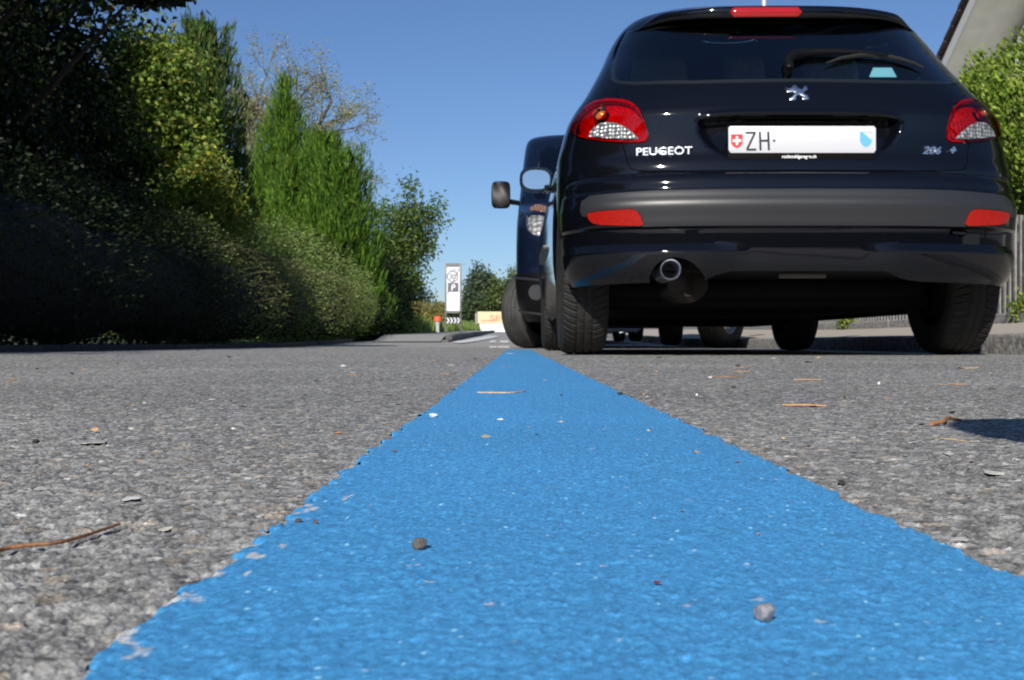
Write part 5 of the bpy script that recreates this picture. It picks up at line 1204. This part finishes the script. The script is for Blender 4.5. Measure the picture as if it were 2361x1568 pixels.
stone('pebble', 'tiny tan pebble on the blue line, far right half', 1495, 1001, 8, 6, TAN, 19)
stone('pebble', 'tiny dark pebble on the blue line just below the pale stick', 1295, 915, 6, 4, DKS, 20)
stone('pebble', 'small orange pebble on the blue line, right half', 1748, 1243, 8, 5, ORG, 21)
stone('pebble', 'black pebble on the asphalt at the far left', 84, 1023, 16, 10, (.025, .025, .025), 22)
stone('pebble', 'orange-brown pebble on the asphalt left of the blue line', 780, 1002, 16, 6, ORG, 23)
stone('pebble', 'black pebble on the asphalt right of the blue line', 1939, 1116, 18, 11, (.03, .03, .03), 24)
stone('pebble', 'white pebble on the right asphalt, nearer the blue line', 1607, 914, 8, 7, WHT, 25)
stone('pebble', 'upright white pebble on the right asphalt below the exhaust side of the bumper', 2027, 888, 7, 8, WHT, 26)
stone('pebble', 'dark pebble on the right asphalt above the pine needles', 1690, 895, 12, 6, DKS, 27)
stone('pebble', 'black pebble lying on the bundle of pine needles', 1875, 937, 16, 8, (.03, .03, .03), 28)
stone('pebble', 'smooth grey pebble half sunk in the asphalt at the right', 2188, 1049, 22, 12, (.28, .28, .29), 29)
stone('pebble', 'small dark pebble on the upper edge of the shadow at the right', 2195, 951, 13, 5, (.03, .03, .03), 30)
def flake(name, label, px, py, wpx, dpx, colr, seed, cat, curl=.25, rz=0):
    """thin curled chip: outline wpx wide, dpx deep in the picture"""
    X, Y = G(px, py); s_ = Y / FPX; w_ = wpx * s_ / 2; dd = (G(px, py - dpx / 2)[1] - G(px, py + dpx / 2)[1]) / 2; dd = min(dd, max(w_ * 1.3, .012)); r = random.Random(seed); N_ = 20
    ring = []
    for k in range(N_):
        a = 2 * math.pi * k / N_; q = 1 + .16 * math.sin(3 * a + seed) + .08 * math.sin(5 * a + 2 * seed); ring.append((w_ * q * math.cos(a), dd * q * math.sin(a) * (1 - .3 * abs(math.cos(a)))))
    th_2 = min(.0006, w_ * .08); V = []
    for zoff in (0, th_2):
        for t in (1.0, .5):
            for x, y in ring: V.append((x * t, y * t, zoff + .0006 + curl * w_ * .35 * ((x * t / w_) ** 2)))
        V.append((0, 0, zoff + .0006))
    q = 2 * N_ + 1; Fk = []
    for b, fl_ in ((0, 1), (q, 0)):
        for k in range(N_):
            a1, a2 = b + k, b + (k + 1) % N_; f_ = (a1, a2, a2 + N_, a1 + N_); g_2 = (a1 + N_, a2 + N_, b + 2 * N_)
            Fk += [f_[::-1], g_2[::-1]] if fl_ else [f_, g_2]
    Fk += [(k, (k + 1) % N_, (k + 1) % N_ + q, k + q) for k in range(N_)]
    mb = MB(); mb.add(V, Fk); kk = ('f',) + colr
    if kk not in STN: STN[kk] = mat(name + '_surface', colr, .7, noise=(500, .3, 4), bump=(900, .4, .0003))
    o = mb.build(name, STN[kk]); o.location = (X, Y, surf(X, Y) - .0002); o.rotation_euler = (0, 0, rz); tag(o, label, cat); return o
flake('stone_chip', 'flat white stone chip on the left asphalt', 301, 1151, 36, 9, (.66, .65, .62), 1, 'stone chip', .01)
flake('stone_chip', 'long flat pale chip flush in the asphalt at the left', 214, 1021, 56, 7, (.36, .36, .35), 2, 'stone chip', 0)
flake('stone_chip', 'flat white chip at the right edge of the asphalt', 2290, 1094, 40, 9, (.58, .57, .53), 3, 'stone chip', .01)
flake('stone_chip', 'rounded white-tan chip on the asphalt beside the brown twig', 383, 1221, 26, 11, (.62, .58, .50), 4, 'stone chip', .02)
flake('stone_chip', 'flat pale chip on the lower right asphalt', 2215, 1250, 36, 8, (.5, .5, .49), 5, 'stone chip', .01)
flake('stone_chip', 'small white chip at the outer end of the blue line near the van wheel', 1178, 815.5, 20, 5, (.8, .8, .8), 6, 'stone chip', .01)
flake('leaf_fragment', 'yellow leaf fragment on the asphalt below the shadow at the right', 2191, 1013, 24, 11, (.52, .42, .20), 7, 'leaf', .3, .4)
flake('leaf_fragment', 'dark red leaf fragment on the blue line, lower middle', 1515, 1361, 18, 7, (.22, .05, .03), 8, 'leaf', .3)
flake('leaf_fragment', 'orange leaf fragment at the right edge of the blue line', 1722, 1043, 22, 10, (.48, .30, .17), 9, 'leaf', .3, .3)
flake('dry_leaf', 'long tan dry leaf on the far right asphalt', 2231, 849, 48, 5, (.55, .40, .25), 10, 'leaf', .35)
flake('dry_leaf', 'orange dry leaf lying under the rear bumper', 1612, 817, 40, 3, (.45, .22, .06), 11, 'leaf', .5)
def stick(name, label, pts, rad, colr, cat='twig', group=None):
    """pts: picture points with heights in mm above the road"""
    P = [];
    for px, py, hmm in pts: X, Y = G(px, py); P.append(Vector((X, Y, surf(X, Y) + .0002 + hmm / 1000 + rad[0] * .8 if hasattr(rad, '__len__') else hmm / 1000 + rad * .8)))
    Q = [];
    for i in range(len(P) - 1):
        for t in (0, .25, .5, .75):
            a, b, c, d = P[max(i - 1, 0)], P[i], P[i + 1], P[min(i + 2, len(P) - 1)]
            Q.append(.5 * ((2 * b) + (c - a) * t + (2 * a - 5 * b + 4 * c - d) * t * t + (3 * b - a - 3 * c + d) * t ** 3))
    Q.append(P[-1]); rr_ = [rad * (1 - .35 * (i / len(Q)) + .08 * math.sin(i * 2.1)) for i in range(len(Q))]
    kk = ('s',) + colr
    if kk not in STN: STN[kk] = mat(name + '_bark', colr, .7, noise=(800, .45, 5), bump=(1500, .5, .0003))
    mb = MB(); mb.tube(Q, rr_, 8); o = mb.build(name, STN[kk]); tag(o, label, cat, group)
    return o
stick('twig', 'long curved reddish-brown twig on the asphalt at the lower left', [(-70, 1312, 0), (0, 1276, .3), (60, 1268, .6), (130, 1262, .6), (195, 1244, .5), (245, 1228, .6), (276, 1219, .8)], .00052, (.26, .12, .055))
stick('dry_stick', 'pale tan stick lying across the far blue line', [(1101, 908.5, .3), (1130, 909, .5), (1170, 909.5, .6), (1200, 907.5, .6), (1211, 905, .9)], .0010, (.50, .35, .22))
stick('twig', 'reddish twig at the tip of the shadow at the right', [(2148, 982, .3), (2175, 979, .8), (2188, 973, 1.5), (2200, 974, .8), (2216, 974, .3)], .0012, (.36, .17, .07))
stick('grass_blade', 'thin dark green hair-like blade on the middle of the blue line', [(1283, 1101, .2), (1290, 1093, .5), (1305, 1089, .6), (1322, 1087, .3)], .00018, (.03, .10, .05))
NG = 'dry pine needles on the right asphalt'; r_ = random.Random(9)
nd = [(1805, 1882, 936, 1, 'longest dry pine needle of the bundle under the black pebble'), (1812, 1905, 937.5, 0, 'lower dry pine needle of the bundle under the black pebble'), (1640, 1712, 870, 1, 'dry pine needle on the right asphalt nearest the blue line'), (1700, 1745, 848, 1, 'short orange dry needle below the exhaust'), (1830, 1895, 877, 0, 'dry pine needle above the bundle with the black pebble'),
      (2185, 2228, 888, 0, 'orange dry needle at the far right asphalt'), (1018, 1050, 863, 1, 'dry needle on the asphalt left of the far blue line'), (1155, 1180, 848, 0, 'thin dry needle crossing the far end of the blue line'), (800, 838, 866, 0, 'dry needle on the left asphalt'), (990, 1020, 832, 1, 'pale dry needle near the far left edge of the blue line'), (1690, 1730, 858, 0, 'faint dry needle between the blue line and the exhaust')]
for a, b, y, c, lab in nd: stick('pine_needle', lab, [(a, y + r_.uniform(-1, 1), .2), ((a + b) / 2, y + c, .6), (b, y - c + r_.uniform(-1, 1), .3)], .0007, (.48, .27, .13), 'pine needle')
# fine litter nobody could count
rng = np.random.default_rng(91); n = 200; py = 800 + rng.random(n) ** 1.5 * 300; yy = FPX * H0 / (py - HY); yy = np.minimum(yy, 7); xx = yy * (rng.random(n) * 1.1 - .55); k = ~((xx > XL - .01 + SL * yy) & (xx < XR + .01 + SL * yy) & (rng.random(n) < .75)); xx, yy = xx[k], yy[k]; n = len(xx)
P = np.stack([xx, yy, np.full(n, .0014)], 1); A = np.stack([rng.normal(size=n), rng.normal(size=n), np.zeros(n)], 1); L = rng.uniform(.004, .016, n) * np.clip(yy, .35, 3) / 1.6
g = leaves('litter', P, L, L * rng.uniform(.1, .5, n), A, pal(rng, n, [(.40, .24, .12), (.5, .34, .2), (.06, .05, .05), (.5, .5, .48)]), mat('dry_litter', rough=.8, vcol=True)); tag(g, 'fine dry crumbs and needle bits scattered over the asphalt', 'litter', kind='stuff')
# unseen block added beside the camera to cast the shadow at the right
bg_ = empty('shadow_caster', (.30, -.05, 0)); tag(bg_, 'unseen dark block added right beside the camera, casting the shadow at the right edge', 'shadow caster')
mb = MB(); mb.box((.0, 0, .185), (.32, .10, .37)); mb.build('body', mat('caster_black', (.02, .02, .022), .8), bg_, bevel=.03, seg=3)
mb = MB(); mb.box((-.05, -.01, .405), (.36, .09, .09)); mb.build('caster_top', mat('caster_top_black', (.025, .025, .027), .8), bg_, bevel=.038, seg=4)
# trees and a house behind the camera, seen only in the paint and the mirrors
for i, (x, y, z, r) in enumerate([(6, -22, 4.2, 3.2), (12, -20, 4.5, 3.6), (-8, -24, 4.4, 3.4), (-3, -34, 4.5, 3.0)]):
    tree('street_tree', 'street tree behind the camera, %s' % ['near right', 'far right', 'on the left', 'straight behind'][i], 'tree', (x, y, 0), [(x, y, z, r, r, 3), (x + 1, y + .5, z + 1, r * .7, r * .7, 2)], 5000, DK + MG, (.34, .22), .2, seed=80 + i, inner=.3, clump=.3, group='trees behind the camera')

rng = np.random.default_rng(95); hb2 = empty('hedge', (0, -27, 0)); tag(hb2, 'long dark hedge closing the street behind the camera', 'hedge')
n = 9000; P = np.stack([rng.uniform(-40, 40, n), rng.normal(size=n) * .5, rng.random(n) ** .8 * 4.2], 1); leaves('foliage', P, .45, .3, rng.normal(size=(n, 3)), pal(rng, n, DK), LM, hb2)
mb = MB(); mb.box((0, -.6, 1.7), (82, .8, 3.5)); mb.build('stem', mat('dense_hedge_stems', (.03, .035, .015), .95), hb2)
